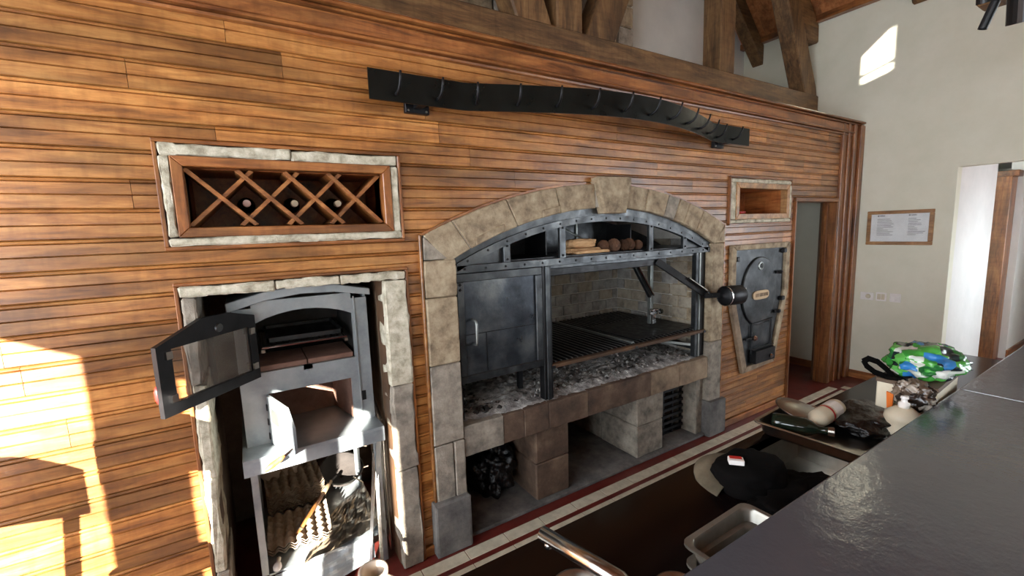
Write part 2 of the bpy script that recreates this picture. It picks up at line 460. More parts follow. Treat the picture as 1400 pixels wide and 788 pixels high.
for a, b_ in ((XL, -0.23), (0.672, 0.755), (3.30, 4.40)):
    struct(MB().box(a, b_, -0.012, 0.02, 0, 0.056).build('baseboard_back', 'trimx', None, bevel=0.004))

# cornice: stacked mouldings along the top of the wood wall, with a frieze of short panels
cor = struct(MB().box(XL, XR-0.02, -0.02, 0.03, 2.628, 2.70).build('trim_1', 'trimx', None))
def mould(prof, xa, xb, name, par, mat='trimx'):
    n = len(prof); vs = [(xa, y, z) for y, z in prof] + [(xb, y, z) for y, z in prof]
    fs = [tuple(range(n)), tuple(reversed(range(n, 2*n)))] + [(i, (i+1) % n, (i+1) % n+n, i+n) for i in range(n)]
    return MB().add(vs, fs).build(name, mat, par)
mould([(0.03, 2.598), (-0.010, 2.598), (-0.022, 2.600), (-0.026, 2.609), (-0.008, 2.612), (-0.008, 2.617), (-0.034, 2.620), (-0.040, 2.629), (-0.034, 2.637), (0.03, 2.638)], XL, 5.46, 'lower_moulding', cor)
x = XL; k = 0
L = [0.62, 0.55, 0.7, 0.48, 0.66, 0.58]
while x < 5.4:
    l = L[k % 6]; k += 1
    MB().box(x+0.001, min(x+l, 5.44)-0.001, -0.010, 0.02, 2.638, 2.712).build('frieze_panel', 'trimx', cor, bevel=0.002); x += l
mould([(0.03, 2.712), (-0.032, 2.712), (-0.038, 2.718), (-0.034, 2.723), (-0.012, 2.725), (-0.012, 2.730), (-0.048, 2.732), (-0.054, 2.740), (-0.050, 2.748), (-0.044, 2.752), (0.45, 2.752), (0.45, 2.738), (0.03, 2.738)], XL, XR-0.005, 'crown_moulding', cor)
# corner casing at the right end of the wood wall: fluted upright
cas = struct(MB().box(5.24, XR-0.002, 0.0, 0.12, 0, 2.72).build('trim_2', 'trimz'))
for xa, xb, yy in ((5.245, 5.275, -0.025), (5.28, 5.35, -0.014), (5.355, 5.385, -0.03), (5.39, 5.45, -0.018), (5.455, 5.50, -0.04), (5.505, 5.57, -0.022), (5.575, 5.665, -0.05)):
    MB().box(xa, xb, yy, 0.01, 0.0, 2.712).build('casing_strip', 'trimz', cas, bevel=0.006, seg=2)
# door casing + lining
dc = struct(MB().box(4.385, 5.24, -0.022, 0.005, 1.93, 1.965).build('trim_3', 'trimx', None, bevel=0.004))
MB().box(4.385, 4.405, -0.022, 0.14, 0, 1.93).build('jamb', 'trimz', dc, bevel=0.003)
MB().box(5.205, 5.24, -0.022, 0.115, 0, 1.93).build('jamb', 'trimz', dc, bevel=0.004)
MB().box(5.195, 5.206, 0.06, 0.09, 0, 1.93).build('door_stop', 'trimz', dc, bevel=0.003)
MB().box(4.40, 5.21, 0.0, 0.16, 1.93, 1.95).build('head', 'trimx', dc)

# right wall with the doorway, and the passage beyond it
DY0, DY1, DZ = -2.0, -0.78, 2.195
RW = [(-6.2, -4.6, 0.3, 2.5), (-4.4, -2.75, 0.3, 2.5)]  # unseen windows added to light the room, hinted at only by reflections
wr = MB(); cells(wr, (YF, YB), (0, EZ), [(DY0, DY1, 0, DZ)] + RW, XR, XR+0.12, swap=True)
wall_right = struct(wr.build('wall_right', 'wall'))
struct(MB().box(XR-0.018, XR, -0.776, -0.051, 0, 0.085).build('baseboard_right', 'trimy', None, bevel=0.003))
struct(MB().box(XR-0.018, XR, 0.13, YB, 0, 0.085).build('baseboard_right', 'trimy', None, bevel=0.003))
struct(MB().box(XR+0.12, 6.99, DY1, DY1+0.12, 0, DZ+0.25).build('wall_passage', 'wallw'))
struct(MB().box(XR+0.12, 10.2, -2.5, 0.2, DZ+0.25, DZ+0.31).build('ceiling', 'wallw'))
pf = MB(); cells(pf, (XR+0.12, 10.2), (0, DZ+0.25), [(6.3, 7.5, 0.9, 2.0)], -2.56, -2.5); struct(pf.build('wall_passage_front', 'wallw'))
struct(MB().box(6.99, 10.2, 0.2, 0.26, 0, DZ+0.25).build('wall_passage_back', 'wallw'))
struct(MB().box(10.2, 10.26, -2.5, 0.26, 0, DZ+0.25).build('wall_passage_end', 'wallw'))
portal('window_passage_offscreen', (6.9, -2.53, 1.45), (0, 1, 0), 1.2, 1.1)
# wooden door frame post in the passage and white wall right of it
struct(MB().box(7.52, 7.76, -0.80, -0.60, 0, DZ-0.02).build('trim_4', 'trimz', None, bevel=0.004))
struct(MB().box(7.58, 7.80, -0.84, -0.56, DZ-0.02, DZ+0.05).build('trim_5', 'trimx', None, bevel=0.004))
struct(MB().box(7.765, 10.2, -0.86, -0.74, 0, DZ+0.25).build('wall_passage_right', 'wallw'))
struct(MB().box(7.765, 10.2, -0.878, -0.86, 0, 0.11).build('baseboard_passage', 'trimx', None, bevel=0.003))
# outer shell: left wall with windows, wall behind the camera, rear gable
LW = [(-3.32, -2.0, 0.55, 2.25), (-5.45, -3.62, 0.45, 2.25), (-1.75, -0.25, 0.55, 3.3)]  # the third window is unseen, added to brighten the right wall
wl = MB(); cells(wl, (YF, YB), (0, EZ), LW, XL-0.06, XL, swap=True); struct(wl.build('wall_left', 'wall'))
for q in LW: portal('window_left_offscreen', (XL-0.03, (q[0]+q[1])/2, (q[2]+q[3])/2), (1, 0, 0), q[1]-q[0], q[3]-q[2])
for q in RW: portal('window_right_offscreen', (XR+0.06, (q[0]+q[1])/2, (q[2]+q[3])/2), (-1, 0, 0), q[1]-q[0], q[3]-q[2])
FW = []
wf = MB(); cells(wf, (XL, XR), (0, EZ), FW, YF-0.05, YF)
gz = lambda x: EZ + (min(x-XL, XR-x))
GW = (2.205, 2.365)
for a, b_ in ((XL, XM), (XM, GW[0]), (GW[1], XR)):
    wf.prism([(a, EZ), (b_, EZ), (b_, gz(b_)), (a, gz(a))] if gz(a) > EZ else [(a, EZ), (b_, EZ), (b_, gz(b_))], YF-0.05, YF)
wf.prism([(GW[0], EZ), (GW[1], EZ), (GW[1], 4.93), (GW[0], 4.93)], YF-0.05, YF)
wf.prism([(GW[0], 5.00), (GW[1], 5.01), (GW[1], 5.03), (GW[0], 5.02)], YF-0.05, YF)
wf.prism([(GW[0], 5.20), (GW[1], 5.38), (GW[1], gz(GW[1])), (GW[0], gz(GW[0]))], YF-0.05, YF)
struct(wf.build('wall_front', 'wall'))
for n_, (wy0, wy1, wz0, wz1) in enumerate(LW):
    wi = struct(MB().box(XL-0.07, XL+0.01, wy0, wy1, wz0-0.05, wz0).build('window_%d' % (n_+1), 'trimy'))
    MB().box(XL-0.07, XL+0.01, wy0, wy1, wz1, wz1+0.05).build('window_head', 'trimy', wi)
    for yy in (wy0, wy1): MB().box(XL-0.07, XL+0.01, yy-0.03, yy+0.03, wz0-0.05, wz1+0.05).build('window_post', 'trimz', wi)
    if n_ == 1:
        for yy, hw in ((-4.05, 0.06), (-4.65, 0.08), (-5.1, 0.04)): MB().box(XL-0.07, XL+0.01, yy-hw, yy+hw, wz0, wz1).build('window_post', 'trimz', wi)  # unseen extra posts, placed to shade strips of the sun on the oven
for n_, (wy0, wy1, wz0, wz1) in enumerate(RW):
    wi = struct(MB().box(XR-0.01, XR+0.13, wy0, wy1, wz0-0.05, wz0).build('window_%d' % (n_+4), 'trimy'))
    MB().box(XR-0.01, XR+0.13, wy0, wy1, wz1, wz1+0.05).build('window_head', 'trimy', wi)
    for yy in (wy0, wy1): MB().box(XR-0.01, XR+0.13, yy-0.03, yy+0.03, wz0-0.05, wz1+0.05).build('window_post', 'trimz', wi)
wg = MB(); cells(wg, (XL, XR), (0, EZ), [], YB, YB+0.1)
wg.prism([(XL, EZ), (XR, EZ), (XM, RZ)], YB, YB+0.1); struct(wg.build('wall_rear', 'wallw'))
# roof: two slopes, planks on the right slope where it shows
ce = MB()
def slope(xa, za, xb, zb, y0, y1, t=0.06):
    return [(xa, za), (xb, zb), (xb, zb+t*1.4), (xa, za+t*1.4)]
ce.prism(slope(XR+0.2, EZ-0.2+0.03, XM, RZ+0.03, 0, 0), YF-0.05, YB+0.1)
ce.prism(slope(XL-0.2, EZ-0.2+0.03, XM, RZ+0.03, 0, 0), YF-0.05, YB+0.1)
ceiling = struct(ce.build('ceiling', 'ceilw'))
y = YB
while y > -1.6:
    MB().prism(slope(XR, EZ, XM, RZ, 0, 0, 0.02), y-0.298, y-0.002).build('ceiling_plank', 'ceilw', ceiling); y -= 0.30

# tile strip end, hall wall etc. done

# ================================================================== TIMBER TRUSS ABOVE THE WALL
def timber(name, poly, y0, y1, mat, par): return MB().prism(poly, y0, y1).build(name, mat, par, bevel=0.012, jit=0.002)
tr = thing('timber_truss', 'weathered brown timber truss standing above the wood wall cornice', 'roof truss', (2, 0.5, 2.755))
timber('tie_beam', [(XL+0.02, 2.755), (XR-0.01, 2.755), (XR-0.01, 3.135), (XL+0.02, 3.135)], 0.41, 0.62, 'beamx', tr)
timber('king_post', [(1.985, 3.12), (2.215, 3.12), (2.215, RZ-1.0), (1.985, RZ-1.0)], 0.41, 0.62, 'beamz', tr)
timber('strut', [(1.665, 3.12), (1.955, 3.12), (1.37, 4.55), (1.08, 4.55)], 0.42, 0.60, 'beamz', tr)
timber('strut', [(2.245, 3.12), (2.535, 3.12), (3.30, 4.75), (3.01, 4.75)], 0.42, 0.60, 'beamz', tr)
timber('post', [(3.835, 3.12), (4.05, 3.12), (4.05, 5.4), (3.835, 5.4)], 0.41, 0.60, 'beamz', tr)
timber('brace', [(5.39, 3.12), (5.64, 3.12), (5.62, 3.22), (4.96, 4.45), (4.70, 4.45)], 0.42, 0.58, 'beamz', tr)
timber('rafter', [(XR-0.01, 3.70), (XR-0.01, EZ-0.03), (2.22, EZ+3.42), (2.22, EZ+2.95), (5.42, 3.68)], 0.44, 0.63, 'beamx', tr)
timber('rafter', [(XL+0.01, 3.70), (XL+0.01, EZ-0.03), (1.98, EZ+3.9), (1.98, EZ+3.45), (-1.95, 3.68)], 0.44, 0.63, 'beamx', tr)
for k, y in enumerate((1.04, -0.50, -1.5)):
    r_ = thing('roof_rafter', ['brown rafter beyond the truss in the back corner', 'brown rafter end meeting the right wall above the doorway', 'brown rafter over the bar, away from the cornice'][k], 'rafter', (XR, y, 3.7))
    timber('rafter_timber', [(XR-0.01, 3.66 if k == 0 else 3.74), (XR-0.01, EZ-0.03), (XM+0.1, RZ-0.13), (XM+0.1, RZ-0.5)], y, y+0.14, 'beamx', r_)
for k, (dx, lab) in enumerate(((0.02, 'thin brown batten where the plank ceiling meets the right wall'), (0.62, 'thin brown batten crossing the ceiling planks behind the truss'))):
    b = MB().box(XR-dx-0.07, XR-dx, -1.4, YB, EZ+dx-0.035, EZ+dx+0.03).build('ceiling_batten', 'trimy', None); tag(b, lab, 'batten')
sh = MB().box(4.9, 5.25, 1.06, YB, 3.02, 3.20).build('wall_ledge', 'trimx', None, bevel=0.006); tag(sh, 'small reddish wooden ledge on the rear wall behind the tie beam', 'ledge')
# stone chimney behind the king post
ch = MB(); 
chim = struct(ch.box(1.30, 3.10, 0.80, YB, 2.6, 7.3).build('chimney', 'mortar'))
z = 3.0; k = 0
while z < 5.0:
    h = (0.21, 0.26, 0.18)[k % 3]; x = 1.28
    while x < 3.05:
        l = random.uniform(0.25, 0.5); e = min(x+l, 3.12)
        MB().box(x+0.006, e-0.006, 0.775, 0.83, z+0.006, z+h-0.006).build('stone', random.choice(['stone', 'stoneg']), chim, bevel=0.012, jit=0.004); x = e
    z += h; k += 1

# ================================================================== HELPERS FOR FRAMES
def stone(poly, y0, y1, mat, par, name='stone', bev=0.006, jit=0.003): return MB().prism(poly, y0, y1).build(name, mat, par, bevel=bev, jit=jit)
def rect(a, b, c, d): return [(a, c), (b, c), (b, d), (a, d)]
def subdiv_rect(a, b, c, d, n=10, amp=0.003, horiz=True):
    pts = []
    if horiz:
        pts += [(a+(b-a)*i/n, c+random.uniform(-amp, amp)) for i in range(n+1)]
        pts += [(b-(b-a)*i/n, d+random.uniform(-amp, amp)) for i in range(n+1)]
    else:
        pts += [(b+random.uniform(-amp, amp), c+(d-c)*i/n) for i in range(n+1)]
        pts += [(a+random.uniform(-amp, amp), d-(d-c)*i/n) for i in range(n+1)]
    return pts
def bead(par, a, b, c, d, t=0.014, sides='TBLR'):
    if 'T' in sides: MB().box(a-t, b+t, -0.02, 0.015, d, d+t).build('bead', 'trimx', par, bevel=0.003)
    if 'B' in sides: MB().box(a-t, b+t, -0.02, 0.015, c-t, c).build('bead', 'trimx', par, bevel=0.003)
    if 'L' in sides: MB().box(a-t, a, -0.02, 0.015, c, d).build('bead', 'trimz', par, bevel=0.003)
    if 'R' in sides: MB().box(b, b+t, -0.02, 0.015, c, d).build('bead', 'trimz', par, bevel=0.003)

# ================================================================== WINE RACK
wf_ = thing('stone_surround', 'pale rough stone surround of the lattice wine rack', 'surround', (0.21, 0, 1.74))
bead(wf_, -0.238, 0.667, 1.732, 2.122)
stone(subdiv_rect(-0.236, 0.21, 2.076, 2.120, 8), -0.022, 0.10, 'stonew', wf_); stone(subdiv_rect(0.212, 0.665, 2.072, 2.118, 8), -0.022, 0.10, 'stonew', wf_)
stone(subdiv_rect(-0.236, 0.665, 1.734, 1.766, 12), -0.022, 0.10, 'stonew', wf_)
stone(subdiv_rect(-0.236, -0.204, 1.768, 2.074, 6, 0.003, False), -0.022, 0.10, 'stonew', wf_); stone(subdiv_rect(0.629, 0.665, 1.768, 2.070, 6, 0.003, False), -0.022, 0.10, 'stonew', wf_)
wr_ = thing('wine_rack', 'reddish wooden wine rack with crossed slats set into the wall', 'wine rack', (0.21, 0.1, 1.80))
def miter(a, b, c, d, t, y0, y1, par, names=('rail', 'rail', 'stile', 'stile'), mx='trimx', mz='trimz'):
    MB().prism([(a, c), (b, c), (b-t, c+t), (a+t, c+t)], y0, y1).build(names[0], mx, par, bevel=0.003)
    MB().prism([(a, d), (b, d), (b-t, d-t), (a+t, d-t)], y0, y1).build(names[1], mx, par, bevel=0.003)
    MB().prism([(a, c), (a, d), (a+t, d-t), (a+t, c+t)], y0, y1).build(names[2], mz, par, bevel=0.003)
    MB().prism([(b, c), (b, d), (b-t, d-t), (b-t, c+t)], y0, y1).build(names[3], mz, par, bevel=0.003)
miter(-0.203, 0.628, 1.767, 2.074, 0.037, -0.026, 0.05, wr_)
# lattice: two slanting sets
A, B_, Cc, D_ = -0.165, 0.592, 1.806, 2.036
hgt = D_-Cc; step = 0.1735; run = 0.226
def slat(p, q, y0, y1):
    d = Vector((q[0]-p[0], q[1]-p[1])).normalized(); n = Vector((-d.y, d.x))*0.0115
    pts = []
    for pt, s in ((p, 1), (q, 1), (q, -1), (p, -1)):
        pp = Vector(pt) + n*s; pts.append((pp.x, min(D_-0.001, max(Cc+0.001, pp.y))))
    MB().prism(pts, y0, y1).build('slat', 'trimx', wr_, bevel=0.0015)
for k in range(4):
    x0 = A + k*step; x1 = x0 + run
    if x1 <= B_+0.02: slat((x0, D_), (min(x1, B_), Cc), 0.006, 0.24)
    else: slat((x0, D_), (B_, D_-hgt*(B_-x0)/(x1-x0)), 0.006, 0.24)
for k in range(4):
    x1 = A + k*step + 0.0; x2 = x1 + run
    if x2 <= B_+0.02: slat((x1, Cc), (min(x2, B_), D_), 0.016, 0.24)
    else: slat((x1, Cc), (B_, Cc+hgt*(B_-x1)/(x2-x1)), 0.016, 0.24)
nb = MB(); nb.box(A-0.01, B_+0.01, 0.34, 0.36, Cc-0.01, D_+0.01); nb.box(A-0.02, A, 0.05, 0.36, Cc-0.02, D_+0.02); nb.box(B_, B_+0.02, 0.05, 0.36, Cc-0.02, D_+0.02); nb.box(A, B_, 0.05, 0.36, Cc-0.02, Cc); nb.box(A, B_, 0.05, 0.36, D_, D_+0.02)
nb.build('case', 'nichewood', wr_)
for k, lab in enumerate(('wine bottle with pink foil end beside the left slats of the rack', 'wine bottle with pale green cork end lying in the centre of the rack', 'wine bottle with cork end in the right cell of the wine rack')):
    x = 0.033 + 0.1835*k; z = Cc + hgt*0.50
    z = Cc + 0.098
    b = thing('wine_bottle', lab, 'bottle', (x, 0.2, z), 'wine bottles in the lattice rack')
    MB().lathe([(0.0135, 0), (0.0145, 0.005), (0.0145, 0.02), (0.013, 0.024), (0.013, 0.085), (0.020, 0.105), (0.034, 0.135), (0.0365, 0.15), (0.0365, 0.24)], (x, 0.075, z), (0, 1, 0), 18).build('glass_body', 'bottleg', b, smooth=False)
    MB().lathe([(0.0138, -0.003), (0.0152, 0.0), (0.0152, 0.03), (0.0138, 0.03)], (x, 0.072, z), (0, 1, 0), 18).build('foil', 'cream' if k else plain('pink_foil', srgb(214, 186, 178), 0.5), b)

# ================================================================== RIGHT NICHE
nf = thing('stone_surround', 'pale stone surround of the open wooden wall niche', 'surround', (3.83, 0, 1.75))
bead(nf, 3.372, 4.30, 1.747, 2.113)
for q, hz in (((3.374, 4.298, 2.078, 2.111), True), ((3.374, 4.298, 1.749, 1.778), True), ((3.374, 3.436, 1.78, 2.076), False), ((4.262, 4.298, 1.78, 2.076), False)):
    stone(subdiv_rect(*q, 8, 0.003, hz), -0.022, 0.10, 'stonew', nf)
nw = thing('niche_box', 'open wooden box niche beside the doorway', 'niche', (3.86, 0.1, 1.79))
miter(3.437, 4.261, 1.779, 2.077, 0.045, -0.026, 0.05, nw, mx='goldwood', mz='goldwood')
nb = MB(); nb.box(3.48, 4.22, 0.36, 0.38, 1.82, 2.04); nb.box(3.47, 3.49, 0.03, 0.38, 1.81, 2.05); nb.box(4.21, 4.23, 0.03, 0.38, 1.81, 2.05); nb.box(3.48, 4.22, 0.03, 0.38, 1.80, 1.822); nb.box(3.48, 4.22, 0.03, 0.38, 2.035, 2.05)
nb.build('case', 'nichewood', nw)
rb = thing('red_dish', 'flat red dish lying in the wooden wall niche', 'dish', (3.66, 0.14, 1.822))
MB().lathe([(0.085, 0), (0.10, 0.012), (0.104, 0.024), (0.098, 0.024), (0.085, 0.008)], (3.66, 0.145, 1.8225), (0, 0, 1), 20).build('dish_body', 'red', rb, smooth=True)
MB().box(3.60, 3.72, 0.11, 0.18, 1.830, 1.842).build('dark_content', 'cloth', rb)

# ================================================================== STONE ARCH FIREPLACE
fp = thing('stone_fireplace', 'broad arched stone fireplace with keystone and raised hearth', 'fireplace', (CX, 0.3, 0))
def arch_block(xa, xb, mat, lo=INN, hi=OUT, y0=-0.028, y1=0.10, name='voussoir', n=4):
    # radial joints: joint x at the outer curve and the matching x on the inner one
    def pair(xo):
        return xo, CX + (xo-CX)*0.905
    oa, ia = pair(xa); ob, ib = pair(xb)
    po = [(oa+(ob-oa)*i/n, arcz(oa+(ob-oa)*i/n, *hi)) for i in range(n+1)]
    pi = [(ia+(ib-ia)*i/n, arcz(ia+(ib-ia)*i/n, *lo)) for i in range(n+1)]
    g = 0.0022
    po[0] = (po[0][0]+g, po[0][1]); po[-1] = (po[-1][0]-g, po[-1][1]); pi[0] = (pi[0][0]+g, pi[0][1]); pi[-1] = (pi[-1][0]-g, pi[-1][1])
    return MB().prism(po + pi[::-1], y0+random.uniform(-0.003, 0.003), y1).build(name, mat, fp, bevel=0.005, jit=0.0012)
for xa, xb, mt_ in ((0.771, 0.93, 'stone'), (0.93, 1.26, 'stone'), (1.26, 1.60, 'stone'), (1.60, 1.915, 'stone'), (2.19, 2.40, 'stone'), (2.40, 2.615, 'stone'), (2.615, 2.74, 'stoneg'), (2.74, 2.85, 'stone'), (2.85, 3.02, 'stone'), (3.02, 3.289, 'stone')):
    arch_block(xa, xb, mt_)
mo = MB()
for i in range(32):
    a = 0.775 + i*2.51/32; b_ = a+2.51/32; za = arcz(a, *OUT); zb2 = arcz(b_, *OUT); ia = CX+(a-CX)*0.905; ib = CX+(b_-CX)*0.905
    mo.prism([(a, za-0.006), (b_, zb2-0.006), (ib, arcz(ib, *INN)+0.006), (ia, arcz(ia, *INN)+0.006)], -0.02, 0.09)
mo.build('arch_mortar', 'mortar', fp)
MB().prism([(1.905, 2.066), (2.20, 2.072), (2.195, 2.03), (2.15, 1.838), (1.965, 1.838), (1.905, 2.03)], -0.065, 0.10).build('keystone', 'stone', fp, bevel=0.012, jit=0.003, seg=2)
# thin brick inserts under the voussoirs
for xa, xb in ((1.06, 1.24), (1.50, 1.63)):
    n = 3
    MB().prism([(xa+(xb-xa)*i/n, arcz(xa+(xb-xa)*i/n, *INN)+0.045) for i in range(n+1)] + [(xb-(xb-xa)*i/n, arcz(xb-(xb-xa)*i/n, *INN)+0.002) for i in range(n+1)], -0.038, 0.0).build('stone', 'stone', fp, bevel=0.004)
# curved wooden bead above the arch
for i in range(14):
    a = 0.765 + i*2.53/14; b_ = a + 2.53/14
    if 1.88 < (a+b_)/2 < 2.22: continue
    MB().prism([(a, arcz(a, *OUT)+0.001), (b_, arcz(b_, *OUT)+0.001), (b_, arcz(b_, *OUT)+0.014), (a, arcz(a, *OUT)+0.014)], -0.016, 0.01).build('bead', 'trimx', fp)
for xx in (0.750, 3.293): MB().box(xx, xx+0.014, -0.022, 0.01, 0.30 if xx < 1 else 0.0, 1.745).build('bead', 'board', fp, bevel=0.003)
# piers
def pier(xa, xb, zs, mats, sp=None):
    for (za, zb2), mt_ in zip(zip(zs[:-1], zs[1:]), mats):
        if sp and zb2 < 1.0:
            m_ = xa + (xb-xa)*sp
            MB().prism(subdiv_rect(xa, m_-0.002, za+0.002, zb2-0.002, 3, 0.001, False), -0.028, 0.35).build('pier_stone', mt_, fp, bevel=0.006, jit=0.002)
            MB().prism(subdiv_rect(m_+0.002, xb, za+0.002, zb2-0.002, 3, 0.001, False), -0.030, 0.35).build('pier_stone', mt_, fp, bevel=0.006, jit=0.002)
        else:
            MB().prism(subdiv_rect(xa, xb, za+0.002, zb2-0.002, 3, 0.001, False), -0.028+random.uniform(-0.004, 0.004), 0.35).build('pier_stone', mt_, fp, bevel=0.006, jit=0.002)
pier(0.766, 0.94, (0.30, 0.62, 1.06, 1.42, 1.615), ('stoneg', 'stoneg', 'stone', 'stone'), 0.62)
MB().prism([(0.768, 1.617), (0.90, 1.617), (0.772, 1.735)], -0.028, 0.10).build('pier_stone', 'stoneg', fp, bevel=0.004)
pier(3.135, 3.293, (0.30, 0.80, 1.20, 1.60), ('stoneg', 'stone', 'stone'))
MB().prism([(3.16, 1.602), (3.292, 1.602), (3.289, 1.728)], -0.028, 0.10).build('pier_stone', 'stone', fp, bevel=0.004)
MB().box(0.735, 0.945, -0.06, 0.30, 0.0, 0.305).build('plinth', 'stoned', fp, bevel=0.01, jit=0.003, seg=2)
MB().box(3.125, 3.335, -0.05, 0.30, 0.0, 0.30).build('plinth', 'stoned', fp, bevel=0.01, jit=0.003, seg=2)
# hearth slab stones
hx = (0.942, 1.20, 1.345, 1.53, 1.85, 2.46, 2.78, 3.133)
for (a, b_), mt_ in zip(zip(hx[:-1], hx[1:]), ('stoneg', 'hearthst', 'hearthst', 'hearthst', 'hearthst', 'stoneb', 'stoneb')):
    MB().prism(subdiv_rect(a+0.001, b_-0.001, 0.505, 0.68, 4, 0.002), -0.012+random.uniform(-0.003, 0.003), 0.20).build('hearth_stone', mt_, fp, bevel=0.004, jit=0.001)
MB().box(0.945, 3.13, 0.20, 1.02, 0.505, 0.66).build('hearth_slab', 'sooty', fp)
# supports below the hearth, floor slab and back
for xa, xb, mt_ in ((1.45, 1.715, 'hearthst'), (2.36, 2.65, 'stoneg')):
    for za, zb2 in ((0.02, 0.27), (0.27, 0.505)):
        for ya, yb in ((0.03, 0.42), (0.42, 0.95)):
            MB().box(xa, xb, ya+0.002, yb-0.002, za+0.002, zb2-0.002).build('support_stone', mt_, fp, bevel=0.008, jit=0.003)
for xa, xb in ((0.90, 0.94), (3.05, 3.13)):
    MB().box(xa, xb, 0.03, 0.95, 0.0, 0.505).build('side_wall', 'stoneg', fp)
MB().box(0.9, 3.2, 0.95, 1.08, 0, 0.52).build('back_wall', 'stoned', fp)
MB().box(0.945, 3.125, -0.005, 0.95, 0.0, 0.022).build('floor_slab', 'stoned', fp, bevel=0.004)
# firebox lining of bricks
MB().box(0.90, 3.22, 1.012, 1.08, 0.60, 2.3).build('back_mortar', 'mortar', fp)
MB().box(3.142, 3.22, 0.10, 1.05, 0.60, 2.0).build('side_mortar', 'mortar', fp)
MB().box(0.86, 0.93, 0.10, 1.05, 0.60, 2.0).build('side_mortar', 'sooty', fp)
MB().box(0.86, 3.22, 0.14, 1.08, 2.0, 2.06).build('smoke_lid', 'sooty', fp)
bw, bh = 0.178, 0.098
bk0 = MB().box(0, bw-0.008, 0, 0.03, 0, bh-0.008).build('brick', 'brick', fp, bevel=0.004)
bk1 = MB().box(0, bw-0.008, 0, 0.03, 0, bh-0.008).build('brick', 'brickr', fp, bevel=0.004)
bs0 = MB().box(0, 0.03, 0, bw-0.008, 0, bh-0.008).build('brick', 'brickr', fp, bevel=0.004)
bs1 = MB().box(0, 0.03, 0, bw-0.008, 0, bh-0.008).build('brick', 'brick', fp, bevel=0.004)
first = {id(bk0): True, id(bk1): True, id(bs0): True, id(bs1): True}
def put(src, loc, sc_=(1, 1, 1)):
    if first[id(src)]: o = src; first[id(src)] = False
    else: o = src.copy(); col.objects.link(o)
    o.location = loc; o.scale = sc_
for r_ in range(10):
    z = 0.665 + r_*bh; x = 0.94 + (-bw/2 if r_ % 2 else 0)
    while x < 3.14:
        a = max(x, 0.935); e = min(x+bw, 3.14)
        if e-a > 0.03: put(random.choice([bk0, bk0, bk1]), (a, 0.997+random.uniform(-0.003, 0.003), z), ((e-a-0.008)/(bw-0.008), 1, 1))
        x += bw
    y = 1.0 - (bw/2 if r_ % 2 else bw)
    while y > 0.05:
        a = max(y, 0.115); e = y+bw
        if e-a > 0.03: put(random.choice([bs0, bs0, bs1]), (3.128+random.uniform(-0.002, 0.002), a, z), (1, (e-a-0.008)/(bw-0.008), 1))
        y -= bw
# ash bed and charcoal
from mathutils import noise as nz
vs = []; fs = []; NX, NY = 130, 58
for j in range(NY+1):
    for i in range(NX+1):
        x = 0.945 + i*(3.125-0.945)/NX; y = 0.01 + j*(0.99)/NY
        h = 0.012 + 0.03*max(0, nz.noise(Vector((x*3, y*3, 1.3)))) + 0.022*abs(nz.noise(Vector((x*14, y*14, 4)))) + 0.016*nz.noise(Vector((x*38, y*38, 9)))
        edge = min(1, (y-0.01)/0.10) * (0.55 + 0.45*min(1, max(0, (x-1.15)/0.2)))
        vs.append((x, y, 0.676 + max(0.0, h)*edge + 0.03*math.exp(-((x-1.35)**2+(y-0.35)**2)/0.04)))
for j in range(NY):
    for i in range(NX):
        k = j*(NX+1)+i; fs.append((k, k+1, k+NX+2, k+NX+1))
ash = MB().add(vs, fs).build('ash_bed', 'ash', fp, smooth=True); ash['kind'] = 'stuff'
cmb = MB()
def chip(c, r):
    v0 = [Vector((random.uniform(-1, 1), random.uniform(-1, 1), random.uniform(-0.7, 0.7)))*r for _ in range(6)]
    base = [Vector((1,0,0)), Vector((-1,0,0)), Vector((0,1,0)), Vector((0,-1,0)), Vector((0,0,0.7)), Vector((0,0,-0.7))]
    p = [Vector(c) + b*r + q*0.4 for b, q in zip(base, v0)]
    cmb.add(p, [(0,2,4),(2,1,4),(1,3,4),(3,0,4),(2,0,5),(1,2,5),(3,1,5),(0,3,5)])
for k in range(330):
    if k < 150: x = random.gauss(1.12, 0.10); y = random.uniform(0.06, 0.6)
    else: x = random.uniform(1.0, 3.05); y = random.uniform(0.06, 0.9)
    if 0.96 < x < 3.1: chip((x, y, 0.70), random.uniform(0.006, 0.017 if k > 150 else 0.024))
o = cmb.build('charcoal_bits', 'ember', fp); o['kind'] = 'stuff'
cmb = MB()
for k in range(700):
    x = random.uniform(1.2, 3.05); y = random.uniform(0.08, 0.9); chip((x, y, 0.70), random.uniform(0.005, 0.018))
o = cmb.build('ash_lumps', 'ash', fp); o['kind'] = 'stuff'

# ================================================================== GRILL HOOD FRAME (steel)
gf = thing('barbecue_grill', 'riveted dark steel barbecue grill filling the stone arch', 'grill', (CX, 0.1, 0.68))
FI = (1.829, 2.50); FT = (1.884, 2.45); FB = (1.791, 2.45)
def band(lo, hi, y0, y1, name, mat, xa, xb, n=26):
    po = []; pi = []
    for i in range(n+1):
        x = xa + (xb-xa)*i/n
        po.append((x, arcz(x, *hi))); pi.append((x, arcz(x, *lo)))
    return MB().prism(po + pi[::-1], y0, y1).build(name, mat, gf)
band(FI, FT, 0.004, 0.06, 'arch_flange', 'iron', 0.915, 3.15)
band(FB, FI, -0.006, 0.03, 'arch_strip', 'iron', 0.955, 3.11)
MB().box(0.93, 3.155, -0.006, 0.03, 1.532, 1.575).build('bottom_rail', 'iron', gf, bevel=0.002)
rv = MB()
def rivet(x, z): rv.lathe([(0.0075, 0), (0.006, 0.004), (0.003, 0.006)], (x, -0.005, z), (0, -1, 0), 8)
for i in range(17): rivet(1.0 + i*0.128, 1.553)
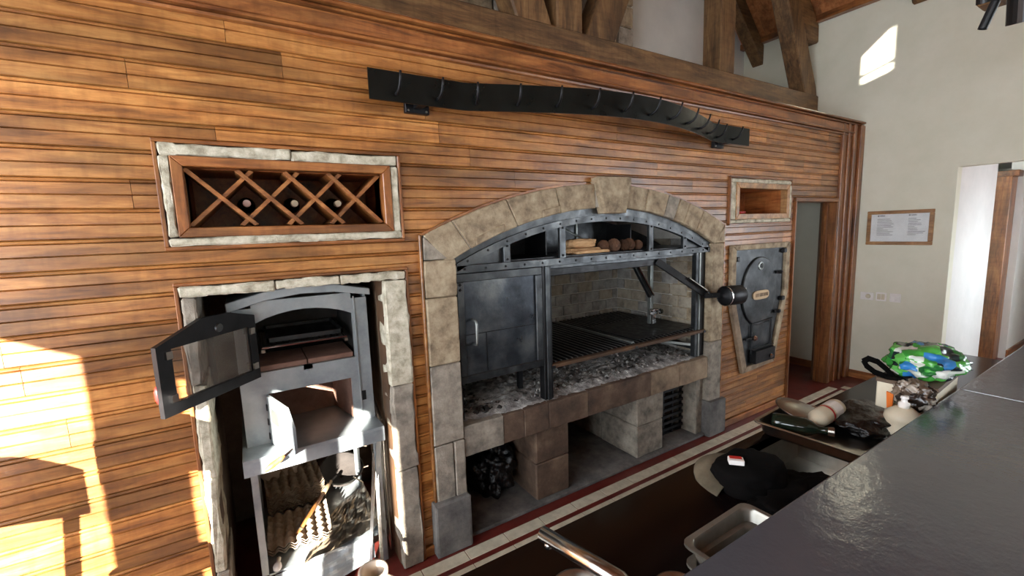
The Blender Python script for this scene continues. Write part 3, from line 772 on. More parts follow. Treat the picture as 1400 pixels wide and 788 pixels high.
for i in range(17):
    x = 1.02 + i*0.126; rivet(x, arcz(x, FI[0]-0.019, FI[1]))
uz = lambda x: arcz(x, FI[0]-0.02, FI[1])
for x in (1.27, 1.67, 2.46, 2.83):
    MB().box(x-0.022, x+0.022, -0.003, 0.02, 1.555, uz(x)).build('upright', 'iron', gf, bevel=0.002)
    rivet(x, 1.59); rivet(x, uz(x)-0.025)
o = rv.build('rivets', 'ironb', gf); o['kind'] = 'stuff'
# closed triangular end plates
for xa, xb in ((1.0, 1.25), (2.85, 3.08)):
    n = 6
    MB().prism([(xa+(xb-xa)*i/n, uz(xa+(xb-xa)*i/n)) for i in range(n+1)][::1] + [(xb, 1.57), (xa, 1.57)], 0.022, 0.028).build('end_plate', 'iron', gf)
# shelf box behind: floor, back, dividers
MB().box(0.98, 3.10, 0.03, 0.46, 1.572, 1.584).build('shelf_plate', 'ironb', gf)
n = 20
MB().prism([(0.95+2.16*i/n, arcz(0.95+2.16*i/n, *FI)) for i in range(n+1)] + [(3.11, 1.575), (0.95, 1.575)], 0.45, 0.462).build('back_plate', 'iron', gf)
for x in (1.50, 2.15): MB().box(x-0.006, x+0.006, 0.435, 0.45, 1.58, uz(x)+0.05).build('rib', 'ironl', gf)
for x in (1.30, 1.69, 2.47): MB().box(x-0.004, x+0.004, 0.20, 0.45, 1.584, uz(x)).build('divider', 'ironb', gf)
MB().tube([(1.86, 0.36, 1.80), (2.06, 0.20, 1.65)], 0.008, 8).build('stay_rod', 'ironl', gf)
# left fire box with door
MB().box(0.95, 0.975, 0.035, 0.075, 0.70, 1.536).build('post', 'ironb', gf)
MB().box(1.525, 1.592, 0.02, 0.075, 0.685, 1.536).build('post', 'ironb', gf, bevel=0.003)
MB().box(1.545, 1.575, 0.012, 0.022, 0.685, 1.53).build('post_rib', 'iron', gf, bevel=0.002)
MB().box(1.46, 1.49, 0.22, 0.25, 0.685, 0.95).build('leg', 'ironb', gf)
MB().box(0.97, 1.53, 0.60, 0.61, 0.90, 1.536).build('box_back', 'ironb', gf)
MB().box(1.53, 1.545, 0.075, 0.60, 0.92, 1.536).build('box_side', 'iron', gf)
dr = MB().box(0.958, 1.520, 0.030, 0.036, 0.912, 1.528).build('fire_door', 'irondoor', gf)
for q in ((0.958, 1.520, 1.482, 1.528), (0.958, 1.520, 0.912, 0.955), (0.958, 1.000, 0.955, 1.482), (1.474, 1.520, 0.955, 1.482)):
    MB().box(q[0], q[1], 0.016, 0.031, q[2], q[3]).build('door_frame', 'iron', dr, bevel=0.003)
MB().box(1.002, 1.472, 0.026, 0.031, 1.182, 1.187).build('seam', 'ironb', dr)
MB().box(1.13, 1.134, 0.026, 0.031, 0.958, 1.182).build('seam', 'ironb', dr)
MB().tube([(1.045, 0.03, 1.27), (1.045, -0.02, 1.265), (1.045, -0.025, 1.25), (1.045, -0.025, 1.15), (1.045, -0.02, 1.135), (1.045, 0.03, 1.13)], 0.0075, 8).build('handle', 'ironl', dr, smooth=True)
for x, z in ((0.978, 1.468), (0.978, 1.44)): MB().lathe([(0.009, 0), (0.006, 0.006)], (x, 0.016, z), (0, -1, 0), 8).build('bolt', 'ironb', dr)
# right double posts with foot rails
MB().box(3.015, 3.045, 0.03, 0.07, 0.69, 1.536).build('post', 'iron', gf, bevel=0.002)
MB().box(3.075, 3.13, 0.03, 0.075, 0.69, 1.536).build('post', 'ironb', gf, bevel=0.002)
MB().box(3.052, 3.068, 0.025, 0.045, 0.69, 1.536).build('post_rib', 'ironl', gf)
MB().beam((3.09, 0.05, 0.745), (3.09, 0.75, 0.745), 0.03, 0.03).build('foot_rail', 'iron', gf)
MB().beam((3.03, 0.06, 0.785), (2.80, 0.55, 0.785), 0.02, 0.02).build('foot_rail', 'ironl', gf)
MB().box(1.58, 2.75, 0.10, 0.15, 1.455, 1.505).build('cross_shaft', 'ironb', gf, bevel=0.004)
MB().box(1.60, 3.05, 0.05, 0.09, 1.51, 1.536).build('under_rail', 'iron', gf)

# ---- lifting gear
lg = thing('lift_arm', 'steel lifting arm with black round counterweight beside the grill', 'counterweight', (2.85, 0.3, 0.92))
MB().box(2.795, 2.83, 0.29, 0.325, 0.95, 1.53).build('hanger_bar', 'ironl', lg, bevel=0.003)
MB().beam((2.56, 0.26, 1.47), (2.80, 0.30, 1.18), 0.025, 0.03).build('brace', 'iron', lg)
MB().tube([(2.585, 0.24, 1.46), (2.815, 0.275, 1.19)], 0.009, 8).build('brace_rod', 'chrome', lg)
cl = MB().box(2.765, 2.86, 0.265, 0.285, 1.03, 1.08).build('clamp', 'chrome', lg, bevel=0.005)
MB().box(2.79, 2.835, 0.262, 0.285, 0.955, 1.03).build('clamp_plate', 'chrome', cl, bevel=0.004)
for dx, dz in ((-0.03, 0.012), (0.03, 0.012), (0.0, -0.045)): MB().lathe([(0.013, 0), (0.013, 0.012), (0.006, 0.02)], (2.812+dx, 0.266, 1.055+dz), (0, -1, 0), 8).build('bolt', 'chrome', cl)
MB().lathe([(0.02, 0), (0.024, 0.006), (0.02, 0.02)], (2.885, 0.27, 1.05), (0, -1, 0), 12).build('knob', 'chrome', lg)
MB().beam((2.63, 0.10, 1.49), (3.05, -0.04, 1.20), 0.035, 0.05).build('lever', 'ironb', lg)
MB().tube([(2.87, -0.01, 1.345), (3.03, -0.06, 1.235)], 0.011, 8).build('lever_rod', 'chrome', lg)
MB().beam((3.01, -0.05, 1.20), (3.13, -0.14, 1.205), 0.03, 0.036).build('link', 'ironb', lg)
for p in ((3.02, -0.075, 1.222), (3.055, -0.085, 1.205)): MB().lathe([(0.011, 0), (0.011, 0.012)], p, (0, -1, 0), 8).build('bolt', 'chrome', lg)
cwd = Vector((1.0, -0.12, -0.01)).normalized()
cw = MB().lathe([(0.02, -0.02), (0.05, 0.0), (0.066, 0.002), (0.072, 0.008), (0.075, 0.012), (0.075, 0.17), (0.070, 0.178), (0.0, 0.178)], (3.10, -0.155, 1.198), cwd, 28).build('counterweight', 'ironb', lg)
smooth_angle(cw)
MB().lathe([(0.0745, 0.006), (0.0775, 0.008), (0.0775, 0.014), (0.0745, 0.016)], (3.10, -0.155, 1.198), cwd, 28, caps=False).build('rim', 'chrome', cw)
MB().beam(Vector((3.10, -0.155, 1.235))+cwd*0.175, Vector((3.10, -0.155, 1.235))+cwd*0.23, 0.03, 0.022).build('lug', 'chrome', cw)

# ---- grill grate
gg = thing('grill_grate', 'long barbecue grate of dark steel bars above the ash', 'grill grate', (2.34, 0.5, 0.92))
GZ = 0.915
for y, nm in ((0.025, 'front_channel'), (0.975, 'back_rail')):
    MB().box(1.585, 3.11, y-0.02, y+0.02, GZ-0.03, GZ-0.006).build(nm, 'darkwood' if nm == 'front_channel' else 'iron', gg, bevel=0.003)
for x in (1.585, 2.32, 3.10): MB().box(x-0.008, x+0.012, 0.0, 0.98, GZ-0.03, GZ-0.012).build('side_rail', 'iron', gg)
bar = MB().add([(-0.016, 0, 0), (0, 0, -0.014), (0.016, 0, 0), (0.013, 0, 0.001), (0, 0, -0.010), (-0.013, 0, 0.001), (-0.016, 0.93, 0.010), (0, 0.93, -0.004), (0.016, 0.93, 0.010), (0.013, 0.93, 0.011), (0, 0.93, 0.0), (-0.013, 0.93, 0.011)],
    [(0,1,4,5),(1,2,3,4),(6,11,10,7),(7,10,9,8),(0,6,7,1),(1,7,8,2),(2,8,9,3),(3,9,10,4),(4,10,11,5),(5,11,6,0)]).build('grate_bar', 'ironb', gg)
edge = MB().beam((0.0165, 0.0, 0.002), (0.0165, 0.93, 0.012), 0.006, 0.006).build('bar_edge', 'barwire', bar, bevel=0.0015)  # pale strip painted in as each bar's highlight, against the black channel
nb_ = 34
for k in range(nb_):
    o = bar if k == 0 else bar.copy()
    if k:
        col.objects.link(o); e_ = edge.copy(); col.objects.link(e_); e_.parent = o
    o.location = (1.61 + k*(1.465/(nb_-1)), 0.035, GZ)
MB().box(1.60, 3.09, 0.48, 0.50, GZ-0.012, GZ-0.004).build('cross_rail', 'iron', gg)
MB().box(2.31, 2.335, 0.04, 0.96, GZ+0.002, GZ+0.014).build('divider', 'ironl', gg)
MB().box(2.37, 3.08, 0.05, 0.60, GZ+0.012, GZ+0.018).build('griddle_plate', 'ironb', gg, bevel=0.002)

# ---- logs and pine cones on the shelf
def blob_log(c, rad, label, seed, amp=0.12):
    o = blob('firewood_log', 'log', None, c, rad, amp, 2.2, seed, 4, flat=1.586, power=0.62); tag(o, label, 'log', 'split logs on the grill shelf')
blob_log((1.945, 0.13, 1.603), (0.135, 0.05, 0.02), 'thin split log lying flat at the bottom on the grill shelf', 3)
blob_log((1.95, 0.22, 1.615), (0.125, 0.045, 0.03), 'split log behind the others on the grill shelf', 4)
blob_log((1.94, 0.15, 1.651), (0.115, 0.05, 0.030), 'pale split log lying on top of the others on the grill shelf', 5, 0.16)
blob_log((1.955, 0.06, 1.596), (0.14, 0.022, 0.012), 'narrow bark-edged log in front of the split logs', 6, 0.2)
random.seed(11)
def cone(c, s, label, d):
    m_ = MB(); ax = Vector(d).normalized(); u = ax.orthogonal().normalized(); v_ = ax.cross(u)
    m_.lathe([(0.004*s, -0.036*s), (0.020*s, -0.025*s), (0.025*s, 0), (0.018*s, 0.02*s), (0.004*s, 0.036*s)], c, ax, 10)
    for i in range(9):
        t = i/8; hh = (-0.032+0.064*t)*s; rr = (0.013+0.022*math.sin(math.pi*(0.15+0.75*t)))*s
        for k in range(9):
            a = 2*math.pi*(k/9 + i*0.055); dirv = u*math.cos(a)+v_*math.sin(a); tv = ax.cross(dirv)
            p = Vector(c) + ax*hh + dirv*rr
            m_.add([p-dirv*0.012*s-tv*0.007*s, p-dirv*0.012*s+tv*0.007*s, p+dirv*0.004*s+tv*0.008*s+ax*0.004*s, p+dirv*0.007*s+ax*0.007*s, p+dirv*0.004*s-tv*0.008*s+ax*0.004*s], [(0,1,2,3,4), (4,3,2,1,0)])
    o = m_.build('pine_cone', 'cone', None); tag(o, label, 'pine cone', 'pine cones on the grill shelf')
for (c, s, lab, d) in (((2.125, 0.13, 1.622), 1.05, 'brown pine cone touching the split logs', (1, 0.3, 0)), ((2.20, 0.10, 1.626), 1.15, 'large pale pine cone in front of the steel stay rod', (0.2, 1, 0.1)), ((2.295, 0.11, 1.622), 1.05, 'dark pine cone between the pale one and the last pair', (1, -0.4, 0)), ((2.37, 0.12, 1.624), 1.1, 'round pine cone in the middle of the right trio', (0.3, 1, 0.2)), ((2.455, 0.12, 1.617), 0.9, 'small pine cone against the upright at the row end', (1, 0.2, 0))):
    cone(c, s, lab, d)
# ---- under the hearth: rubbish bag and a black crate
bag = thing('rubbish_bag', 'shiny black rubbish bag stuffed under the hearth', 'bag', (1.25, 0.36, 0.022))
blob('bag_body', 'blackp', bag, (1.27, 0.36, 0.19), (0.15, 0.22, 0.19), 0.28, 2.4, 2, 5, flat=0.022)
MB().tube([(1.33, 0.25, 0.33), (1.36, 0.22, 0.40), (1.33, 0.21, 0.45)], [0.03, 0.018, 0.035], 8).build('bag_neck', 'blackp', bag, smooth=True)
cr = thing('slatted_crate', 'black slatted iron crate under the right end of the hearth', 'crate', (2.86, 0.3, 0.022))
for z in [0.07+0.055*i for i in range(7)]: MB().box(2.68, 3.03, 0.14, 0.155, z, z+0.022).build('slat', 'ironb', cr)
for x in (2.68, 2.80, 2.91, 3.015): MB().box(x, x+0.015, 0.155, 0.17, 0.03, 0.47).build('rib', 'ironb', cr)
MB().box(2.67, 3.04, 0.17, 0.55, 0.022, 0.04).build('crate_base', 'ironb', cr); MB().box(2.67, 3.04, 0.50, 0.52, 0.04, 0.47).build('crate_back', 'ironb', cr)

# ================================================================== COFFIN SHAPED IRON DOOR
cf = thing('iron_oven_door', 'coffin-shaped dark iron oven door in a stone frame on the wood wall', 'oven door', (3.85, 0, 0.45))
OC = [(3.39, 1.57), (4.295, 1.565), (4.295, 1.12), (4.105, 0.465), (3.60, 0.44), (3.39, 1.10)]
IC = [(3.455, 1.525), (4.222, 1.520), (4.222, 1.125), (4.045, 0.515), (3.655, 0.495), (3.455, 1.11)]
for k, nm in enumerate(('top', 'right', 'right_low', 'bottom', 'left_low', 'left')):
    a, b_ = OC[k], OC[(k+1) % 6]; c, d = IC[(k+1) % 6], IC[k]
    MB().prism([a, b_, c, d], -0.035, 0.0).build('frame_stone', 'stoneb' if k in (4, 3) else 'stone', cf, bevel=0.005, jit=0.0015)
MB().prism(IC, -0.012, 0.0).build('plate', 'iron', cf)
DC = (3.83, 1.15)
dd = MB().lathe([(0.0, 0.018), (0.262, 0.018), (0.268, 0.013), (0.268, 0.0)], (DC[0], -0.012, DC[1]), (0, -1, 0), 48).build('round_hatch', 'iron', cf)
for v in dd.data.vertices: v.co.z = DC[1] + (v.co.z-DC[1])*1.13
MB().lathe([(0.272, 0.0), (0.278, 0.004), (0.278, 0.0)], (DC[0], -0.012, DC[1]), (0, -1, 0), 48, caps=False).build('hatch_ring', 'ironb', cf)
MB().lathe([(0.040, 0), (0.036, 0.008), (0.026, 0.009), (0.026, 0.004)], (3.82, -0.030, 1.375), (0, -1, 0), 20).build('peephole', 'ironl', cf)
MB().lathe([(0.019, 0), (0.014, 0.007)], (3.82, -0.034, 1.375), (0, -1, 0), 16).build('peephole_cap', 'ironb', cf)
pl = MB().prism([(3.83+0.125*math.copysign(abs(math.cos(t))**0.5, math.cos(t)), 1.12+0.04*math.copysign(abs(math.sin(t))**0.7, math.sin(t))) for t in [2*math.pi*i/24 for i in range(24)]], -0.040, -0.03).build('name_plate', 'brass', cf)
for i, (x, w_) in enumerate(((3.745, 0.02), (3.775, 0.03), (3.815, 0.022), (3.845, 0.03), (3.885, 0.02), (3.915, 0.018))): MB().box(x, x+w_, -0.043, -0.040, 1.105, 1.135).build('raised_mark', 'stoneb', pl)
for z in (1.49, 1.05): MB().box(4.17, 4.225, -0.045, -0.012, z-0.02, z+0.02).build('hinge', 'ironb', cf, bevel=0.006)
for z in (1.30, 0.94):
    MB().tube([(4.06, -0.035, z), (4.11, -0.05, z), (4.16, -0.035, z)], [0.012, 0.018, 0.012], 8).build('latch', 'ironb', cf)
    MB().lathe([(0.010, 0), (0.012, 0.03), (0.006, 0.04)], (4.09, -0.04, z), (0, -1, 0.2), 8).build('latch_knob', 'iron', cf)
MB().box(3.47, 3.51, -0.03, -0.012, 1.43, 1.47).build('bolt', 'ironb', cf, bevel=0.005)
sd = MB().box(3.735, 4.01, -0.024, -0.012, 0.655, 0.86).build('small_door', 'iron', cf, bevel=0.003)
MB().tube([(3.72, -0.03, 0.60), (3.72, -0.03, 0.87), (4.04, -0.03, 0.885)], 0.008, 6).build('rod', 'ironb', sd)
MB().tube([(4.03, -0.03, 0.885), (4.03, -0.03, 0.62)], 0.010, 6).build('hinge_rod', 'ironb', sd)
MB().box(3.62, 3.78, -0.04, -0.024, 0.735, 0.755).build('latch_bar', 'ironb', sd, bevel=0.004)
MB().lathe([(0.022, 0), (0.026, 0.015), (0.016, 0.03)], (3.735, -0.04, 0.745), (0, -1, 0), 12).build('latch_knob', 'chrome', sd)
ad = MB().box(3.72, 4.035, -0.075, -0.012, 0.515, 0.63).build('ash_drawer', 'ironb', cf, bevel=0.004)
MB().lathe([(0.012, 0), (0.02, 0.012), (0.012, 0.025)], (3.95, -0.075, 0.56), (0, -1, 0), 12).build('drawer_knob', 'chrome', ad)
MB().tube([(3.70, -0.05, 0.64), (4.04, -0.05, 0.65)], 0.008, 6).build('drawer_rod', 'ironb', ad)

# ================================================================== HOOK RAIL
hr = thing('hook_rail', 'long wavy black iron rail with upright hooks under the cornice', 'hook rail', (2.0, -0.1, 2.34))
def rail_y(x):
    if x <= 1.0 or x >= 3.0: return -0.105
    t = (x-1.0)/2.0; return -0.105 - 0.238*math.sin(math.pi*t)**1.05
NR = 64; top_=[]; 
vs = []; fs = []
for i in range(NR+1):
    x = 0.535 + (3.45-0.535)*i/NR; y = rail_y(x)
    vs += [(x, y, 2.345), (x, y, 2.475), (x, y+0.008, 2.475), (x, y+0.008, 2.345)]
for i in range(NR):
    k = i*4
    for j in range(4): fs.append((k+j, k+(j+1) % 4, k+4+(j+1) % 4, k+4+j))
fs += [(0, 1, 2, 3), (NR*4+3, NR*4+2, NR*4+1, NR*4)]
o = MB().add(vs, fs).build('rail_band', 'railiron', hr); smooth_angle(o, 50)
hp = MB().tube([(0, 0.0, 2.378), (0, -0.022, 2.378), (0, -0.046, 2.388), (0, -0.062, 2.405), (0, -0.073, 2.430), (0, -0.080, 2.456)], [0.0075, 0.0075, 0.007, 0.0065, 0.006, 0.005], 8).build('hook', 'ironb', hr, smooth=True)
for k in range(14):
    x = 0.655 + k*0.198; o = hp if k == 0 else hp.copy()
    if k: col.objects.link(o)
    sl_ = (rail_y(x+0.02)-rail_y(x-0.02))/0.04
    o.location = (x, rail_y(x), 0); o.rotation_euler = (0, 0, math.atan(sl_))
for x in (0.78, 3.18):
    b = MB().box(x-0.06, x+0.06, -0.03, 0.0, 2.325, 2.40).build('bracket', 'ironb', hr, bevel=0.003)
    MB().box(x-0.02, x+0.02, -0.10, -0.03, 2.345, 2.375).build('bracket_arm', 'ironb', b)
    for dx in (-0.045, 0.045): MB().lathe([(0.006, 0), (0.004, 0.005)], (x+dx, -0.03, 2.337), (0, -1, 0), 8).build('screw', 'steel', b)

# ================================================================== OVEN RECESS (left)
of = thing('stone_surround', 'rough grey stone surround framing the recess of the clay oven', 'surround', (0.2, 0, 0))
bead(of, -0.23, 0.67, 0.0, 1.578, sides='TLR')
for a, b_ in ((-0.228, 0.10), (0.104, 0.36), (0.364, 0.668)): stone(subdiv_rect(a, b_, 1.534, 1.575, 7), -0.03, 0.10, 'stonew', of)
for za, zb2, mt_ in ((0.0, 0.36, 'stoneg'), (0.36, 0.78, 'stonew'), (0.78, 1.18, 'stonew'), (1.18, 1.532, 'stoneg')):
    stone(subdiv_rect(-0.228, -0.178-0.01*random.random(), za+0.002, zb2-0.002, 6, 0.006, False), -0.035, 0.30, mt_, of)
for za, zb2, mt_ in ((0.0, 0.55, 'stoneg'), (0.55, 1.0, 'stoneg'), (1.0, 1.532, 'stonew')):
    stone(subdiv_rect(0.556+0.006*random.random(), 0.668, za+0.002, zb2-0.002, 6, 0.005, False), -0.03, 0.10, mt_, of)
rc = MB()
rc.box(-0.26, -0.20, 0.10, 1.0, 0, 1.56); rc.box(0.64, 0.70, 0.10, 1.0, 0, 1.56); rc.box(-0.26, 0.70, 0.95, 1.0, 0, 1.56); rc.box(-0.26, 0.70, 0.10, 1.0, 1.56, 1.60)
rc.build('recess_lining', 'recess', of)
# splayed right cheek of the recess
MB().add([(0.558, 0.10, 0), (0.66, 0.95, 0), (0.66, 0.95, 1.55), (0.558, 0.10, 1.55), (0.64, 0.10, 0), (0.64, 0.10, 1.55)], [(0, 1, 2, 3), (0, 3, 5, 4), (1, 4, 5, 2), (0, 4, 1), (3, 2, 5)]).build('cheek', 'stoneb', of)

ov = thing('clay_oven', 'grey steel wood-fired oven with open glass door standing in the recess', 'oven', (0.21, 0.45, 0))
X0, X1, YF_, YK = -0.072, 0.512, 0.16, 0.70
def archpoly(a, b, zs, rise, n=8): return [(a+(b-a)*i/n, zs + rise*math.sin(math.pi*i/n)**0.8) for i in range(n+1)]
# front panel with two openings: built from pieces
fpn = MB()
fpn.prism(rect(X0, 0.003, 0.79, 1.44), YF_, YF_+0.02); fpn.prism(rect(0.437, X1, 0.79, 1.44), YF_, YF_+0.02)
fpn.prism(rect(0.003, 0.437, 1.03, 1.135), YF_, YF_+0.02)
fpn.prism(rect(0.003, 0.035, 0.79, 1.03), YF_, YF_+0.02); fpn.prism(rect(0.41, 0.437, 0.79, 1.03), YF_, YF_+0.02)
ap = archpoly(0.003, 0.437, 1.365, 0.05)
for i in range(8): fpn.prism([ap[i], ap[i+1], (ap[i+1][0], 1.47), (ap[i][0], 1.47)], YF_, YF_+0.02)
fr_ = fpn.build('front_panel', 'stove', ov)
MB().box(0.455, 0.475, YF_-0.002, YF_+0.01, 0.90, 0.95).build('air_slot', 'ironb', fr_)
MB().box(0.446, 0.452, YF_-0.006, YF_, 0.80, 1.45).build('panel_rib', 'stove', fr_)
CAPP = [(X0-0.018, 1.435), (0.06, 1.475), (0.21, 1.492), (0.36, 1.485), (X1+0.012, 1.455), (X1+0.012, 1.487), (0.36, 1.523), (0.21, 1.530), (0.06, 1.515), (X0-0.018, 1.478)]
MB().prism(CAPP, 0.115, YK).build('top_cap', 'stove', ov, bevel=0.003)
MB().box(X0, X0+0.012, YF_+0.02, YK, 0.79, 1.45).build('side_panel', 'stove', ov); MB().box(X1-0.012, X1, YF_+0.02, YK, 0.79, 1.46).build('side_panel', 'stove', ov)
MB().box(X0, X1, YK-0.012, YK, 0.79, 1.46).build('back_panel', 'stovein', ov)
MB().box(X0+0.013, X1-0.013, YF_+0.02, YK-0.013, 1.05, 1.065).build('oven_floor', 'stovein', ov)
for a in ((X0+0.013, X0+0.05), (X1-0.06, X1-0.013)): MB().box(a[0], a[1], YF_+0.03, YK-0.013, 1.07, 1.43).build('inner_wall', 'stovein', ov)
for a, b_ in ((0.005, 0.214), (0.219, 0.432)): MB().box(a, b_, YF_+0.02, YF_+0.30, 1.135, 1.160).build('fire_brick', 'firebrick', ov, bevel=0.003)
MB().box(0.195, 0.235, YF_+0.0, YF_+0.05, 1.115, 1.135).build('brick_rest', 'stove', ov)
for x in (0.035, 0.41): MB().box(x-0.008, x+0.008, YF_+0.05, YK-0.02, 1.215, 1.23).build('rack_runner', 'steel', ov)
# tray in the oven
bt = thing('baking_tray', 'black baking tray on a wire rack inside the clay oven', 'tray', (0.22, 0.42, 1.23))
MB().box(0.06, 0.40, 0.27, 0.62, 1.250, 1.256).build('tray_base', 'ironb', bt)
for q in ((0.055, 0.405, 0.262, 0.272), (0.055, 0.405, 0.62, 0.63), (0.055, 0.065, 0.262, 0.63), (0.395, 0.405, 0.262, 0.63)): MB().box(q[0], q[1], q[2], q[3], 1.250, 1.272).build('tray_rim', 'iron', bt)
wrk = thing('wire_rack', 'shiny wire rack under the black baking tray in the oven', 'rack', (0.22, 0.42, 1.232))
for y in (0.22, 0.66): MB().tube([(0.03, y, 1.238), (0.415, y, 1.238)], 0.006, 6).build('rack_rail', 'chrome', wrk)
for i in range(14): MB().tube([(0.04+i*0.028, 0.22, 1.240), (0.04+i*0.028, 0.66, 1.240)], 0.003, 5).build('rack_wire', 'chrome', wrk)
# lower fire chamber
MB().box(0.0, 0.45, YF_+0.30, YF_+0.31, 0.79, 1.05).build('chamber_back', 'firebrick', ov)
MB().add([(0.035, YF_+0.02, 0.80), (0.06, YF_+0.30, 0.80), (0.06, YF_+0.30, 1.04), (0.035, YF_+0.02, 1.04)], [(0,1,2,3)]).build('chamber_side', 'firebrick', ov)
MB().add([(0.42, YF_+0.02, 0.80), (0.36, YF_+0.30, 0.80), (0.36, YF_+0.30, 1.04), (0.42, YF_+0.02, 1.04)], [(0,1,2,3)]).build('chamber_side', 'firebrick', ov)
MB().box(X0-0.02, X1+0.01, 0.02, YK, 0.775, 0.792).build('ledge', 'stove', ov, bevel=0.002)
MB().box(X0-0.02, X1+0.01, 0.02, 0.032, 0.715, 0.778).build('ledge_apron', 'stove', ov, bevel=0.002)
# legs and braces
for x in (X0, X1-0.03):
    MB().box(x, x+0.03, 0.10, 0.13, 0.0, 0.775).build('leg', 'stove', ov, bevel=0.002)
    MB().box(x, x+0.03, YK-0.03, YK, 0.0, 0.775).build('leg', 'stove', ov)
    MB().box(x+0.005, x+0.025, 0.13, YK-0.03, 0.17, 0.19).build('side_rail', 'stove', ov)
MB().beam((X1-0.015, 0.06, 0.74), (X1-0.02, 0.14, 0.42), 0.025, 0.02).build('brace', 'stove', ov)
MB().box(X0+0.01, X1-0.01, 0.10, YK, 0.165, 0.175).build('lower_shelf', 'stove', ov)
# glass door swung open
hx_, hy_ = 0.0, 0.145; ox_, oy_ = -0.309, -0.189
du = Vector((ox_-hx_, oy_-hy_)).normalized(); L_ = (Vector((ox_, oy_))-Vector((hx_, hy_))).length; nn = Vector((-du.y, du.x))
def dpt(u, z, t): return (hx_+du.x*u+nn.x*t, hy_+du.y*u+nn.y*t, z)
def dprism(poly, t0, t1):
    n = len(poly); vs = [dpt(u, z, t0) for u, z in poly]+[dpt(u, z, t1) for u, z in poly]
    return MB().add(vs, [tuple(range(n)), tuple(reversed(range(n, 2*n)))]+[(i, i+n, (i+1) % n+n, (i+1) % n) for i in range(n)])
ZB, ZS, ZP = 1.125, 1.385, 1.452
outer = [(0.0, ZB), (L_, ZB), (L_, ZS), (L_*0.5, ZP), (L_*0.3, ZP), (0.0, ZS+0.02)]
wz0, wz1, wu0, wu1 = 1.168, 1.368, 0.04, L_-0.055
gd = dprism([(0, ZB), (L_, ZB), (L_, wz0), (0, wz0)], 0, 0.02).build('glass_door', 'ironb', ov)
dprism([(0, wz0), (wu0, wz0), (wu0, wz1), (0, wz1)], 0, 0.02).build('door_stile', 'ironb', gd)
dprism([(wu1, wz0), (L_, wz0), (L_, wz1), (wu1, wz1)], 0, 0.02).build('door_stile', 'ironb', gd)
dprism([(0, wz1), (L_, wz1), (L_, ZS), (L_*0.58, ZP), (L_*0.30, ZP), (0, ZS+0.03)], 0, 0.02).build('door_top', 'ironb', gd)
dprism([(wu0, wz0), (wu1, wz0), (wu1, wz1), (wu0, wz1)], 0.008, 0.012).build('pane', 'glass', gd)
for u, z in ((wu1+0.015, wz0+0.02), (wu1+0.015, wz1-0.02), (wu0-0.012, wz0+0.02), (wu0-0.012, wz1-0.02)):
    dprism([(u-0.012, z-0.014), (u+0.012, z-0.014), (u+0.012, z+0.014), (u-0.012, z+0.014)], -0.010, 0.0).build('clip', 'chrome', gd)
    dprism([(u-0.012, z-0.014), (u+0.012, z-0.014), (u+0.012, z+0.014), (u-0.012, z+0.014)], 0.02, 0.03).build('clip', 'chrome', gd)
for s in (-0.002, 0.022): MB().lathe([(0.020, -0.004), (0.016, 0.004)], dpt(L_*0.42, 1.40, s), (nn.x, nn.y, 0), 14).build('thermometer_boss', 'iron', gd)
MB().lathe([(0.008, 0), (0.013, 0.015), (0.014, 0.045), (0.009, 0.062)], dpt(L_-0.03, 1.17, -0.03) , (0, 0, 1), 12).build('handle_grip', 'red', gd, smooth=True)
# ash chamber door, open towards the room
u2 = Vector((0.35, -0.94)); hx2, hy2 = 0.03, 0.15
def apt(u, z, t): return (hx2+u2.x*u - u2.y*t, hy2+u2.y*u + u2.x*t, z)
ay = MB()
def aprism(poly, t0, t1):
    n = len(poly); vs = [apt(u, z, t0) for u, z in poly]+[apt(u, z, t1) for u, z in poly]
    return MB().add(vs, [tuple(range(n)), tuple(reversed(range(n, 2*n)))]+[(i, i+n, (i+1) % n+n, (i+1) % n) for i in range(n)])
aD = aprism([(0.0, 0.80), (0.19, 0.78), (0.24, 0.81), (0.24, 0.93), (0.19, 1.01), (0.0, 1.03)], -0.006, 0.006).build('chamber_door', 'stove', ov)
aprism([(0.05, 0.91), (0.12, 0.905), (0.12, 0.965), (0.05, 0.975)], -0.012, -0.006).build('damper', 'ironl', aD)
for z in (0.83, 0.90, 0.97): MB().lathe([(0.010, -0.015), (0.010, 0.015)], (hx2, hy2, z), (0, 0, 1), 8).build('hinge', 'ironb', aD)
MB().tube([apt(0.22, 0.83, -0.006), apt(0.225, 0.815, -0.05)], 0.006, 6).build('handle_rod', 'chrome', aD)
MB().lathe([(0.007, 0), (0.012, 0.02), (0.014, 0.06), (0.008, 0.09)], apt(0.225, 0.818, -0.045), Vector((-0.82, -0.25, -0.35)), 12).build('handle_grip', 'turned', aD, smooth=True)

# ---- egg trays
def egg_tray_mesh():
    vs = []; fs = []; N = 30; S = 0.30
    for j in range(N+1):
        for i in range(N+1):
            u, v = i/N*6, j/N*6
            z = 0.030*(0.5-0.5*math.cos(2*math.pi*u))*(0.5-0.5*math.cos(2*math.pi*v))
            z = 0.042*(0.25*(math.cos(2*math.pi*u)+math.cos(2*math.pi*v))+0.5)
            vs.append(((i/N-0.5)*S, (j/N-0.5)*S, z))
    for j in range(N):
        for i in range(N):
            k = j*(N+1)+i; fs.append((k, k+1, k+N+2, k+N+1))
    o = MB().add(vs, fs).build('egg_tray', 'pulp', None, smooth=True)
    md = o.modifiers.new('thickness', 'SOLIDIFY'); md.thickness = 0.003
    return o
et = egg_tray_mesh()
spots = [('rear', 0.125, 0.705, 0.176, 10, 0.03), ('front', 0.115, 0.335, 0.176, 3, -0.06)]
k = 0
